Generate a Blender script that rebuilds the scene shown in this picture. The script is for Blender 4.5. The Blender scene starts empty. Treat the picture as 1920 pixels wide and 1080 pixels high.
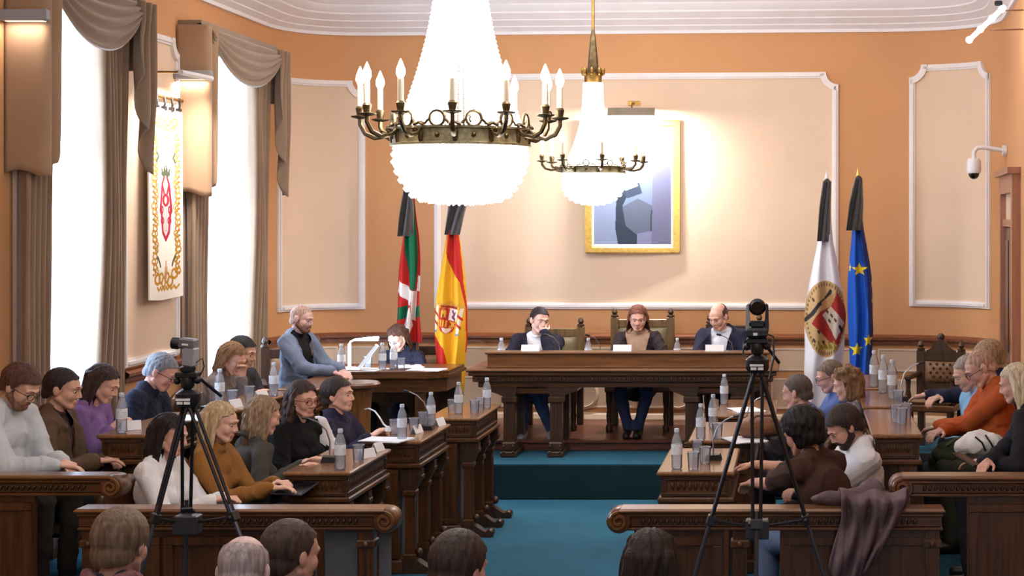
import bpy, bmesh, math, random
import numpy as np
from mathutils import Vector, Matrix
random.seed(7); np.random.seed(7)
SC = bpy.context.scene
COL = SC.collection
# ---------------------------------------------------------------- camera
F, PX, HY, ZC = 3000.0, 1500.0, 405.0, 2.36
cd = bpy.data.cameras.new('camera'); cam = bpy.data.objects.new('camera', cd); COL.objects.link(cam)
cam.location = (0, 0, ZC); cam.rotation_euler = (math.pi/2, 0, 0)
cd.sensor_width = 36; cd.lens = F/1920*36
cd.shift_x = (960-PX)/1920; cd.shift_y = (HY-540)/1920
cd.clip_start = .1; cd.clip_end = 200
SC.camera = cam
# ---------------------------------------------------------------- world, lights, exposure
SC.view_settings.view_transform = 'Standard'; SC.view_settings.look = 'None'
SC.view_settings.gamma = 1; SC.view_settings.use_curve_mapping = False
SC.view_settings.exposure = 0.0
W = bpy.data.worlds.new('world'); SC.world = W; W.use_nodes = True
W.node_tree.nodes['Background'].inputs[0].default_value = (.75, .85, 1, 1)
W.node_tree.nodes['Background'].inputs[1].default_value = 6.0
def area(name, loc, target, size, power, color, sy=None, spread=180):
    l = bpy.data.lights.new(name, 'AREA'); l.energy = power; l.color = color; l.size = size
    l.spread = math.radians(spread)
    if sy: l.shape = 'RECTANGLE'; l.size_y = sy
    o = bpy.data.objects.new(name, l); COL.objects.link(o); o.location = loc
    o.rotation_euler = (Vector(target)-Vector(loc)).to_track_quat('-Z', 'Y').to_euler()
    return o
def point(name, loc, power, color, r=.05):
    l = bpy.data.lights.new(name, 'POINT'); l.energy = power; l.color = color; l.shadow_soft_size = r
    o = bpy.data.objects.new(name, l); COL.objects.link(o); o.location = loc; return o
WARM = (1, .90, .78); NEUT = (1, .95, .90); DAY = (.72, .84, 1)
# daylight outside the left windows, soft fills added for unseen ceiling lights
area('daylight', (-6.1, 10.45, 2.3), (0, 10.45, 1.6), 1.3, 400, DAY, 3.0)
area('daylight', (-6.2, 13.6, 2.3), (0, 13.6, 1.6), 1.3, 300, DAY, 3.0)
area('hall_fill_light', (-1.6, 6.2, 4.45), (-1.6, 6.6, 0), 5.0, 95, NEUT, 6.0)
area('hall_fill_light', (-1.6, 0.0, 4.3), (-1.6, 9, 1.6), 4.5, 60, NEUT, 2.5)
area('dais_area_light', (-1.6, 12.2, 4.4), (-1.6, 15.0, 1.5), 4.5, 90, WARM, 1.2)  # broad area light aimed at the dais wall, no fixture behind it

# ---------------------------------------------------------------- helpers
def lin(c):
    return tuple(((x/255+.055)/1.055)**2.4 if x > 10 else x/255/12.92 for x in c)
def at(px, py, Y):
    return ((px-PX)*Y/F, Y, ZC-(py-HY)*Y/F)
def Yz(py, z):
    return F*(ZC-z)/(py-HY)
def atz(px, py, z):
    return at(px, py, Yz(py, z))
MATS = {}
def mat(name, rgb, rough=.6, metal=0, var=.12, scale=6, bump=0, bscale=40, spec=.5, stretch=None, sheen=0, emit=0, coat=0):
    if name in MATS: return MATS[name]
    m = bpy.data.materials.new(name); m.use_nodes = True; N = m.node_tree.nodes; L = m.node_tree.links
    b = N['Principled BSDF']; c = lin(rgb)
    b.inputs['Roughness'].default_value = rough; b.inputs['Metallic'].default_value = metal
    b.inputs['Specular IOR Level'].default_value = spec; b.inputs['Coat Weight'].default_value = coat
    b.inputs['Coat Roughness'].default_value = .15
    if sheen: b.inputs['Sheen Weight'].default_value = sheen
    t = N.new('ShaderNodeTexCoord'); mp = N.new('ShaderNodeMapping'); L.new(t.outputs['Object'], mp.inputs[0])
    if stretch: mp.inputs['Scale'].default_value = stretch
    n = N.new('ShaderNodeTexNoise'); n.inputs['Scale'].default_value = scale; n.inputs['Detail'].default_value = 5
    L.new(mp.outputs[0], n.inputs['Vector'])
    r = N.new('ShaderNodeValToRGB'); L.new(n.outputs['Fac'], r.inputs[0])
    r.color_ramp.elements[0].position = .3; r.color_ramp.elements[1].position = .72
    r.color_ramp.elements[0].color = tuple(x*(1-var) for x in c)+(1,)
    r.color_ramp.elements[1].color = tuple(min(1, x*(1+var)) for x in c)+(1,)
    L.new(r.outputs[0], b.inputs['Base Color'])
    if emit:
        L.new(r.outputs[0], b.inputs['Emission Color']); b.inputs['Emission Strength'].default_value = emit
    if bump:
        n2 = N.new('ShaderNodeTexNoise'); n2.inputs['Scale'].default_value = bscale; n2.inputs['Detail'].default_value = 3
        L.new(mp.outputs[0], n2.inputs['Vector'])
        bp = N.new('ShaderNodeBump'); bp.inputs['Strength'].default_value = bump; bp.inputs['Distance'].default_value = .01
        L.new(n2.outputs['Fac'], bp.inputs['Height']); L.new(bp.outputs[0], b.inputs['Normal'])
    MATS[name] = m; return m
def wood(name, rgb, rough=.38, along='x', var=.45, coat=.25):
    st = {'x': (2, 28, 28), 'y': (28, 2, 28), 'z': (28, 28, 2)}[along]
    return mat(name, rgb, rough, var=var, scale=1.6, stretch=st, bump=.08, bscale=3, coat=coat)
def emission(name, rgb, strength):
    if name in MATS: return MATS[name]
    m = bpy.data.materials.new(name); m.use_nodes = True; N = m.node_tree.nodes; L = m.node_tree.links
    N.clear(); o = N.new('ShaderNodeOutputMaterial'); e = N.new('ShaderNodeEmission')
    e.inputs[0].default_value = lin(rgb)+(1,); e.inputs[1].default_value = strength
    L.new(e.outputs[0], o.inputs[0]); MATS[name] = m; return m
def clearmat(name, rgb, alpha, rough=.05, white=0):
    """thin clear plastic or glass: see-through with fresnel gloss and a little body colour"""
    if name in MATS: return MATS[name]
    m = bpy.data.materials.new(name); m.use_nodes = True; N = m.node_tree.nodes; L = m.node_tree.links
    N.clear(); o = N.new('ShaderNodeOutputMaterial'); tr = N.new('ShaderNodeBsdfTransparent'); gl = N.new('ShaderNodeBsdfGlossy')
    df = N.new('ShaderNodeBsdfDiffuse'); lw = N.new('ShaderNodeLayerWeight'); mx = N.new('ShaderNodeMixShader'); m2 = N.new('ShaderNodeMixShader')
    tr.inputs[0].default_value = lin(rgb)+(1,); gl.inputs['Roughness'].default_value = rough; df.inputs[0].default_value = lin((235, 240, 250))+(1,)
    lw.inputs[0].default_value = .18
    m2.inputs[0].default_value = alpha; L.new(tr.outputs[0], m2.inputs[1]); L.new(df.outputs[0], m2.inputs[2])
    L.new(lw.outputs['Fresnel'], mx.inputs[0]); L.new(m2.outputs[0], mx.inputs[1]); L.new(gl.outputs[0], mx.inputs[2])
    L.new(mx.outputs[0], o.inputs[0]); MATS[name] = m; return m
def colmat(name, rough=.8, bump=0, translucent=0):
    """cloth or canvas whose print is in a colour attribute"""
    if name in MATS: return MATS[name]
    m = bpy.data.materials.new(name); m.use_nodes = True; N = m.node_tree.nodes; L = m.node_tree.links
    b = N['Principled BSDF']; b.inputs['Roughness'].default_value = rough; b.inputs['Specular IOR Level'].default_value = .2
    a = N.new('ShaderNodeVertexColor'); a.layer_name = 'print'; L.new(a.outputs[0], b.inputs['Base Color'])
    MATS[name] = m; return m

class MB:
    def __init__(s): s.v = []; s.f = []; s.mi = []; s.cur = 0
    def add(s, vs, fs):
        o = len(s.v); s.v.extend([tuple(v) for v in vs]); s.f.extend([tuple(i+o for i in f) for f in fs]); s.mi.extend([s.cur]*len(fs)); return s
    def box(s, x0, x1, y0, y1, z0, z1, c=0.0):
        if x1 < x0: x0, x1 = x1, x0
        if y1 < y0: y0, y1 = y1, y0
        if c <= 0:
            vs = [(x, y, z) for z in (z0, z1) for (x, y) in ((x0, y0), (x1, y0), (x1, y1), (x0, y1))]
            return s.add(vs, [(3, 2, 1, 0), (4, 5, 6, 7), (0, 1, 5, 4), (1, 2, 6, 5), (2, 3, 7, 6), (3, 0, 4, 7)])
        c = min(c, (x1-x0)*.45, (y1-y0)*.45, (z1-z0)*.45)
        def ring(d, z): return [(x0+d, y0+d, z), (x1-d, y0+d, z), (x1-d, y1-d, z), (x0+d, y1-d, z)]
        R = ring(c, z0)+ring(0, z0+c)+ring(0, z1-c)+ring(c, z1)
        fs = [(3, 2, 1, 0), (12, 13, 14, 15)]
        for k in range(3):
            for i in range(4): fs.append((k*4+i, k*4+(i+1) % 4, k*4+4+(i+1) % 4, k*4+4+i))
        return s.add(R, fs)
    def obox(s, M, sx, sy, sz, c=0.0):
        t = MB().box(-sx/2, sx/2, -sy/2, sy/2, -sz/2, sz/2, c)
        return s.add([M @ Vector(v) for v in t.v], t.f)
    def lathe(s, prof, c=(0, 0, 0), seg=12, axis='z', caps=True):
        vs = []
        for (r, h) in prof:
            for i in range(seg):
                a = 2*math.pi*i/seg; x, y = r*math.cos(a), r*math.sin(a)
                p = {'z': (x, y, h), 'x': (h, x, y), 'y': (y, h, x)}[axis]
                vs.append((c[0]+p[0], c[1]+p[1], c[2]+p[2]))
        fs = []
        for k in range(len(prof)-1):
            for i in range(seg):
                j = (i+1) % seg; fs.append((k*seg+i, k*seg+j, (k+1)*seg+j, (k+1)*seg+i))
        if caps:
            fs.append(tuple(range(seg))[::-1]); n = (len(prof)-1)*seg; fs.append(tuple(range(n, n+seg)))
        return s.add(vs, fs)
    def tube(s, pts, r, seg=8, closed=False):
        pts = [Vector(p) for p in pts]; n = len(pts); rr = r if isinstance(r, (list, tuple)) else [r]*n
        vs = []; up = None
        for i, p in enumerate(pts):
            a = pts[(i-1) % n] if (closed or i) else pts[i]; b = pts[(i+1) % n] if (closed or i < n-1) else pts[i]
            d = (b-a).normalized() if (b-a).length > 1e-9 else Vector((0, 0, 1))
            if up is None:
                up = Vector((0, 0, 1)) if abs(d.z) < .9 else Vector((1, 0, 0))
            u = (up-d*up.dot(d)).normalized(); w = d.cross(u); up = u
            for k in range(seg):
                an = 2*math.pi*k/seg; vs.append(p+(u*math.cos(an)+w*math.sin(an))*rr[i])
        fs = []
        m = n if closed else n-1
        for i in range(m):
            for k in range(seg):
                j = (i+1) % n; fs.append((i*seg+k, i*seg+(k+1) % seg, j*seg+(k+1) % seg, j*seg+k))
        if not closed: fs.append(tuple(range(seg))[::-1]); fs.append(tuple(range((n-1)*seg, n*seg)))
        return s.add(vs, fs)
    def ball(s, c, r, seg=12, rings=8, R=None):
        if not isinstance(r, (tuple, list)): r = (r, r, r)
        vs = []
        for i in range(rings+1):
            t = math.pi*i/rings
            for k in range(seg):
                a = 2*math.pi*k/seg
                v = Vector((math.sin(t)*math.cos(a)*r[0], math.sin(t)*math.sin(a)*r[1], -math.cos(t)*r[2]))
                if R: v = R @ v
                vs.append((c[0]+v.x, c[1]+v.y, c[2]+v.z))
        fs = []
        for i in range(rings):
            for k in range(seg): fs.append((i*seg+k, i*seg+(k+1) % seg, (i+1)*seg+(k+1) % seg, (i+1)*seg+k))
        return s.add(vs, fs)
    def prism(s, poly, d0, d1, plane='xz'):
        """polygon in a plane pushed from d0 to d1 along the third axis"""
        def P(a, b, d): return {'xz': (a, d, b), 'yz': (d, a, b), 'xy': (a, b, d)}[plane]
        n = len(poly); vs = [P(a, b, d0) for a, b in poly]+[P(a, b, d1) for a, b in poly]
        fs = [tuple(range(n))[::-1], tuple(range(n, 2*n))]+[(i, (i+1) % n, n+(i+1) % n, n+i) for i in range(n)]
        return s.add(vs, fs)
    def grid(s, P, wrap=False):
        n, m = len(P), len(P[0]); vs = [p for row in P for p in row]; fs = []
        for i in range(n-1):
            for j in range(m if wrap else m-1): fs.append((i*m+j, i*m+(j+1) % m, (i+1)*m+(j+1) % m, (i+1)*m+j))
        return s.add(vs, fs)
    def build(s, name, mats, parent=None, smooth=False, fixn=True, auto=True):
        me = bpy.data.meshes.new(name); me.from_pydata(s.v, [], s.f)
        if not isinstance(mats, (list, tuple)): mats = [mats]
        for m in mats: me.materials.append(m)
        if len(mats) > 1: me.polygons.foreach_set('material_index', s.mi)
        if fixn:
            bm = bmesh.new(); bm.from_mesh(me); bmesh.ops.recalc_face_normals(bm, faces=bm.faces); bm.to_mesh(me); bm.free()
        if smooth:
            me.polygons.foreach_set('use_smooth', [True]*len(me.polygons))
            if auto:
                try: me.set_sharp_from_angle(angle=math.radians(40))
                except Exception: pass
        me.update()
        o = bpy.data.objects.new(name, me); COL.objects.link(o)
        if parent is not None: o.parent = parent
        return o
def solidify(o, t, off=-1):
    m = o.modifiers.new('thickness', 'SOLIDIFY'); m.thickness = t; m.offset = off; return o
def tag(o, label=None, cat=None, group=None, kind=None):
    if label: o['label'] = label
    if cat: o['category'] = cat
    if group: o['group'] = group
    if kind: o['kind'] = kind
    return o
def thing(name, label, cat, loc=(0, 0, 0), rz=0, group=None):
    o = bpy.data.objects.new(name, None); COL.objects.link(o); o.empty_display_size = .05
    o.location = loc; o.rotation_euler = (0, 0, rz); return tag(o, label, cat, group)
def kids(o): return [c for c in bpy.data.objects if c.parent is o]
KIDS = {}
def dup(root, loc, rz=None, label=None, group=None, scale=None):
    if root.name not in KIDS: KIDS[root.name] = [(c, kids(c)) for c in kids(root)]
    r = root.copy(); COL.objects.link(r); r.location = loc
    if rz is not None: r.rotation_euler = (0, 0, rz)
    if scale: r.scale = scale
    if label: r['label'] = label
    if group: r['group'] = group
    for c, gs in KIDS[root.name]:
        d = c.copy(); COL.objects.link(d); d.parent = r
        for g in gs:
            e = g.copy(); COL.objects.link(e); e.parent = d
    return r
# a small raster used for printed cloth and canvas (flags, tapestry, painting)
class Paint:
    def __init__(s, w, h, bg): s.w, s.h = w, h; s.a = np.zeros((h, w, 3)); s.a[:] = lin(bg); s.Y, s.X = np.mgrid[0:h, 0:w]+.5
    def m(s, mask, c): s.a[mask] = lin(c); return s
    def poly(s, pts, c):
        x, y = s.X, s.Y; ins = np.zeros(x.shape, bool); n = len(pts)
        for i in range(n):
            (x0, y0), (x1, y1) = pts[i], pts[(i+1) % n]
            if y0 == y1: continue
            ins ^= ((y0 > y) != (y1 > y)) & (x < (x1-x0)*(y-y0)/(y1-y0)+x0)
        return s.m(ins, c)
    def ell(s, cx, cy, rx, ry, c, ang=0):
        ca, sa = math.cos(ang), math.sin(ang); dx, dy = s.X-cx, s.Y-cy
        return s.m(((dx*ca+dy*sa)/rx)**2+((-dx*sa+dy*ca)/ry)**2 < 1, c)
    def ring(s, cx, cy, r, w, c):
        d = np.hypot(s.X-cx, s.Y-cy); return s.m(abs(d-r) < w, c)
    def line(s, pts, w, c):
        for (x0, y0), (x1, y1) in zip(pts, pts[1:]):
            dx, dy = x1-x0, y1-y0; L = dx*dx+dy*dy+1e-9
            t = np.clip(((s.X-x0)*dx+(s.Y-y0)*dy)/L, 0, 1)
            s.m(np.hypot(s.X-x0-t*dx, s.Y-y0-t*dy) < w, c)
        return s
    def sheet(s, name, pos, m, parent=None, thick=.004):
        """pos(u, v) -> point; u across, v down, both 0..1"""
        h, w = s.h, s.w
        U, V = (np.arange(w)+.5)/w, (np.arange(h)+.5)/h
        P = [[pos(u, v) for u in U] for v in V]
        b = MB().grid(P); o = b.build(name, m, parent, smooth=True, fixn=False, auto=False)
        at_ = o.data.color_attributes.new('print', 'FLOAT_COLOR', 'POINT')
        c = np.ones((h*w, 4), 'f'); c[:, :3] = s.a.reshape(-1, 3); at_.data.foreach_set('color', c.ravel())
        solidify(o, thick, 0); return o
# ================================================================ materials
ORANGE = mat('orange_wall_paint', (204, 150, 102), .75, var=.05, scale=1.2, bump=.05, bscale=60)
PEACH = mat('peach_panel_paint', (224, 198, 172), .75, var=.04, scale=1.5, bump=.03)
WHITEM = mat('white_moulding_paint', (232, 226, 226), .5, var=.03)
CEILM = mat('white_ceiling_plaster', (236, 234, 238), .7, var=.03)
DARKW = wood('dark_walnut', (90, 54, 26), .34, 'x')
DARKWY = wood('dark_walnut_lengthwise', (90, 54, 26), .34, 'y')
DARKWZ = wood('dark_walnut_upright', (82, 48, 22), .36, 'z')
MIDW = wood('polished_walnut_top', (136, 94, 58), .25, 'y', .3, .4)
MIDWX = wood('polished_walnut_board', (112, 72, 38), .3, 'x', .35, .35)
CARVED = wood('carved_walnut', (62, 37, 17), .45, 'z')
RAILW = wood('brown_chair_rail', (120, 68, 40), .4, 'x')
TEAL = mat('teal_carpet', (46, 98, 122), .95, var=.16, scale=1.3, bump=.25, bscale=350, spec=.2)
TEAL_SHADED = mat('shaded_teal_carpet', (24, 50, 58), .95, var=.15, scale=2, bump=.25, bscale=300, spec=.2)  # floor carpet again, the shade on the step riser put into the colour
REDFL = wood('reddish_parquet', (108, 58, 40), .4, 'x')
BRASS = mat('aged_brass', (150, 118, 66), .35, 1, var=.3, scale=25)
BRONZE = mat('dark_bronze', (104, 90, 66), .4, .9, var=.35, scale=30)
GOLD = mat('gilded_wood', (214, 178, 96), .35, .7, var=.2, scale=30)
BLACKP = mat('black_plastic', (26, 26, 30), .4, var=.1)
BLACKM = mat('black_tripod_metal', (38, 38, 44), .35, .5, var=.1)
GREYP = mat('grey_plastic', (150, 152, 160), .45, var=.05)
WHITEP = mat('white_plastic', (225, 225, 230), .35, var=.02)
PAPER = mat('white_paper', (240, 240, 244), .8, var=.02)
GREYPANEL = mat('grey_modesty_cloth', (96, 98, 102), .8, var=.06)
# ================================================================ room shell
def bez(a, b, c, n): return [((1-t)**2*a[0]+2*t*(1-t)*b[0]+t*t*c[0], (1-t)**2*a[1]+2*t*(1-t)*b[1]+t*t*c[1]) for t in [i/n for i in range(n+1)]]
def leftX(Y): return -4.47-.0333*Y
LP = [(leftX(-3), -3), (leftX(14.75), 14.75)]
B0, B1 = (-4.15, 15.64), (.75, 15.32)
ARC_L = bez(LP[1], (leftX(15.7), 15.69), B0, 12)
R0 = (1.84, 14.25)
ARC_R = bez(B1, (1.90, 15.24), R0, 12)
RK = (1.73, 12.2); RW = (1.72, -3)
WALLPTS = LP[:1]+ARC_L+ARC_R+[RK, RW]
class Path:
    def __init__(s, pts):
        s.p = [Vector((a, b, 0)) for a, b in pts]; s.s = [0]
        for a, b in zip(s.p, s.p[1:]): s.s.append(s.s[-1]+(b-a).length)
    def at(s, q):
        for i in range(len(s.s)-1):
            if q <= s.s[i+1] or i == len(s.s)-2:
                t = (q-s.s[i])/(s.s[i+1]-s.s[i]); d = (s.p[i+1]-s.p[i]).normalized()
                return s.p[i].lerp(s.p[i+1], t), Vector((d.y, -d.x, 0))       # point, normal into the room
    def off(s, q, d, z):
        p, n = s.at(q); p = p+n*d; return (p.x, p.y, z)
    def s_px(s, px, d=0):
        lo, hi = s.s[0]+3.2, s.s[-2]
        for _ in range(50):
            m = (lo+hi)/2; x, y, _z = s.off(m, d, 0)
            if PX+F*x/y < px: lo = m
            else: hi = m
        return lo
WP = Path(WALLPTS)
def srange(s0, s1, step=.12):
    q = [s0]+[x for x in WP.s if s0 < x < s1]+[s1]; out = [q[0]]
    for a, b in zip(q, q[1:]):
        n = max(1, int((b-a)/max(step, .6))); out += [a+(b-a)*(i+1)/n for i in range(n)]
    return out
def strip(b, s0, s1, z0, z1, d0, d1):
    """a bar that follows the wall from s0 to s1, between heights z0..z1, standing out from d0 to d1"""
    P = []
    for q in srange(s0, s1): P.append([WP.off(q, d0, z0), WP.off(q, d1, z0), WP.off(q, d1, z1), WP.off(q, d0, z1)])
    b.grid(P, wrap=True); n = len(b.v); m = len(P)*4
    b.f += [(n-m+3, n-m+2, n-m+1, n-m), (n-4, n-3, n-2, n-1)]; b.mi += [b.cur]*2
    return b
def sweep(b, s0, s1, prof):
    P = [[WP.off(q, d, z) for d, z in prof] for q in srange(s0, s1)]
    return b.grid(P, wrap=True)
def struct(name, b, m, parent=None, **k):
    o = b.build(name, m, parent, **k)
    if parent is None: o['kind'] = 'structure'
    return o
ZCEIL = 4.62
# windows in the left wall: (Y from, Y to)
WIN = [(9.95, 11.02), (12.95, 14.28)]
sY = lambda Y: (Y+3)/(14.75+3)*WP.s[1]
b = MB(); cuts = []
last = 0
for y0, y1 in WIN:
    strip(b, last, sY(y0), 0, ZCEIL, -.25, 0); strip(b, sY(y0), sY(y1), 3.75, ZCEIL, -.25, 0); strip(b, sY(y0), sY(y1), 0, .55, -.25, 0); last = sY(y1)
strip(b, last, WP.s[1], 0, ZCEIL, -.25, 0)
struct('wall_left', b, ORANGE)
iR = len(WP.s)-3
struct('wall_back', strip(MB(), WP.s[1], WP.s[iR], 0, ZCEIL, -.2, 0), ORANGE, smooth=True)
struct('wall_right', strip(MB(), WP.s[iR], WP.s[-1], 0, ZCEIL, -.2, 0), ORANGE)
struct('wall_front', MB().box(-4.6, 1.1, -3.2, -3, 0, ZCEIL), ORANGE)
fl = [(p[0], p[1]) for p in WALLPTS]
struct('floor', MB().prism(fl, -.1, 0, 'xy'), TEAL)
struct('ceiling', MB().prism(fl, ZCEIL, ZCEIL+.1, 'xy'), CEILM)
# stepped plaster cornice
prof = [(0, 4.12), (.03, 4.12), (.035, 4.15), (.09, 4.185), (.092, 4.195), (.17, 4.24), (.172, 4.25), (.25, 4.30), (.252, 4.315), (.33, 4.365), (.335, 4.38), (.44, 4.44), (.445, 4.45), (.60, 4.53), (.605, 4.545), (.78, 4.60), (.78, 4.62), (0, 4.62)]
struct('trim_1', sweep(MB(), .05, WP.s[-1]-.05, prof), CEILM, smooth=True)
# brown chair rail round the back
rail = [(0, 1.135), (.03, 1.135), (.03, 1.16), (.055, 1.18), (.055, 1.20), (.03, 1.215), (0, 1.225)]
TR = [1]
def trim(bm, m, **k):
    TR[0] += 1; return struct('trim_%d' % TR[0], bm, m, **k)
trim(sweep(MB(), WP.s_px(497), WP.s_px(1862), rail), RAILW)
trim(sweep(MB(), WP.s_px(228), WP.s_px(332), [(d, z+.03) for d, z in rail]), RAILW)
# white framed peach panels
def panel(s0, s1, z0, z1, w=.06, d=.035, notch=.12, tops=True, fm=None):
    pb = MB(); n = notch if tops else 0
    strip(pb, s0+w*.5, s1-w*.5, z0+w*.5, z1-max(n, w*.5), 0, .006)
    for k in range(8 if n else 0):
        da, db = n*(1-k/8), n*(1-(k+1)/8); q = math.sqrt(max(0, n*n-db*db))+w*.3
        if db < w*.5: db = min(w*.5, da)
        if da > db: strip(pb, s0+q, s1-q, z1-da, z1-db, 0, .006)
    pf = trim(pb, PEACH, smooth=True)
    b = MB()
    def bar(a0, a1, h0, h1):
        strip(b, a0, a1, h0, h1, 0, d*.6); dw = min(.02, w*.3)
        strip(b, a0+dw, a1-dw, h0+dw, h1-dw, d*.6, d)
    if notch and tops:
        n = notch
        bar(s0, s0+w, z0, z1-n); bar(s1-w, s1, z0, z1-n); bar(s0+n, s1-n, z1-w, z1)
        for sg, e in ((1, s0), (-1, s1)):      # concave quarter-round corners
            P = []
            for k in range(9):
                a = math.pi/2*k/8; row = []
                for rr, dd in ((n, 0), (n, d), (n+w, d), (n+w, 0)):
                    row.append(WP.off(e+sg*rr*math.cos(a), dd, z1-rr*math.sin(a)))
                P.append(row)
            b.grid(P, wrap=True)
    else:
        bar(s0, s0+w, z0, z1); bar(s1-w, s1, z0, z1); bar(s0+w, s1-w, z1-w, z1)
    bar(s0+w, s1-w, z0, z0+w)
    return pf, trim(b, fm or WHITEM)
panel(WP.s_px(519), WP.s_px(685), 1.45, 3.68)
panel(WP.s_px(815), WP.s_px(1572), 1.46, 3.74)
panel(WP.s_px(1705), WP.s_px(1858), 1.50, 3.80)
panel(WP.s_px(226), WP.s_px(331), 1.27, 3.74)
# wainscot under the rail: upper and lower framed fields, plinth
WAINM = mat('pale_wainscot_moulding', (230, 210, 192), .6, var=.03)
cuts = [521, 640, 830, 985, 1200, 1440, 1640, 1856]
for a, c in zip(cuts, cuts[1:]):
    s0, s1 = WP.s_px(a)+.03, WP.s_px(c)-.03
    panel(s0, s1, .87, 1.09, .022, .014, 0, fm=WAINM)
    panel(s0, s1, .50, .80, .022, .014, 0, fm=WAINM)
struct('baseboard_back', sweep(MB(), WP.s_px(505), WP.s_px(1862), [(0, .29), (.04, .29), (.04, .40), (.025, .44), (0, .46)]), PEACH)
# round rosettes in the low fields between the chairs
for px in (1095, 1272):
    q = WP.s_px(px); p, n = WP.at(q)
    b = MB(); M = Matrix.Translation(p+n*.012+Vector((0, 0, .64))) @ n.to_track_quat('Z', 'Y').to_matrix().to_4x4()
    t = MB().lathe([(.15, -.005), (.15, .01), (.125, .02), (.12, .008), (.001, .008)], seg=24); b.add([M @ Vector(v) for v in t.v], t.f)
    trim(b, PEACH)
# steps: teal carpeted dais, wooden platform, side tiers
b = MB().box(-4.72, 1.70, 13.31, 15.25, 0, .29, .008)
tag(struct('floor_dais', b, [TEAL_SHADED]), 'teal carpeted step across the front of the dais, riser shade in its colour')
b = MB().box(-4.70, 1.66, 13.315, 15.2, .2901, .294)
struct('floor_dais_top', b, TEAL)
b = MB(); b.box(-3.05, .55, 14.10, 15.5, .294, .36, .004); b.box(-3.07, .57, 14.07, 15.5, .36, .386, .006)
struct('floor_platform', b, REDFL)
b = MB().box(-4.70, -3.50, 8.45, 12.75, 0, .2, .01); struct('floor_tier_left', b, TEAL)
b = MB().box(.38, 1.70, 8.45, 13.31, 0, .2, .01); struct('floor_tier_right', b, TEAL)
# ---------------------------------------------------------------- windows
FRAMEW = mat('white_window_frame', (215, 218, 226), .5, var=.03)
GLASS = clearmat('window_glass', (240, 246, 250), .03, .02)
for k, (y0, y1) in enumerate(WIN):
    X = leftX((y0+y1)/2)-.12
    fr = MB()
    fr.box(X-.03, X+.03, y0, y0+.07, .55, 3.75); fr.box(X-.03, X+.03, y1-.07, y1, .55, 3.75)
    fr.box(X-.03, X+.03, y0+.07, y1-.07, .55, .63); fr.box(X-.03, X+.03, y0+.07, y1-.07, 3.67, 3.75)
    w = fr.build('window_%d' % (k+1), FRAMEW); w['kind'] = 'structure'
    ym = (y0+y1)/2
    MB().box(X-.025, X+.025, ym-.03, ym+.03, .63, 3.67).build('mullion', FRAMEW, w)
    MB().box(X-.02, X+.02, y0+.07, y1-.07, 2.85, 2.9).build('transom', FRAMEW, w)
    for c, d in ((y0+.07, ym-.03), (ym+.03, y1-.07)):
        MB().box(X-.004, X+.004, c, d, .63, 2.85).build('pane', GLASS, w)
        MB().box(X-.004, X+.004, c, d, 2.9, 3.67).build('pane', GLASS, w)
# ---------------------------------------------------------------- curtains
VELVET = mat('taupe_curtain_cloth', (142, 116, 92), .85, var=.12, scale=3, bump=.1, bscale=120, sheen=.5)
LITCLOTH = mat('lit_curtain_cloth', (158, 126, 98), .85, var=.08, scale=3, sheen=.3)  # near tails: curtain cloth with lamp light put into a paler colour
def sheermat():
    m = bpy.data.materials.new('white_sheer'); m.use_nodes = True; N = m.node_tree.nodes; L = m.node_tree.links; N.clear()
    o = N.new('ShaderNodeOutputMaterial'); t = N.new('ShaderNodeBsdfTranslucent'); d = N.new('ShaderNodeBsdfDiffuse'); tr = N.new('ShaderNodeBsdfTransparent')
    t.inputs[0].default_value = (.95, .96, 1, 1); d.inputs[0].default_value = (.9, .9, .92, 1)
    a = N.new('ShaderNodeMixShader'); c = N.new('ShaderNodeMixShader'); a.inputs[0].default_value = .25; c.inputs[0].default_value = .22
    L.new(t.outputs[0], a.inputs[1]); L.new(d.outputs[0], a.inputs[2]); L.new(a.outputs[0], c.inputs[1]); L.new(tr.outputs[0], c.inputs[2]); L.new(c.outputs[0], o.inputs[0])
    return m
SHEER = sheermat()
def wallpt(Y, d, z):
    return (leftX(Y)+d, Y, z)
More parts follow.
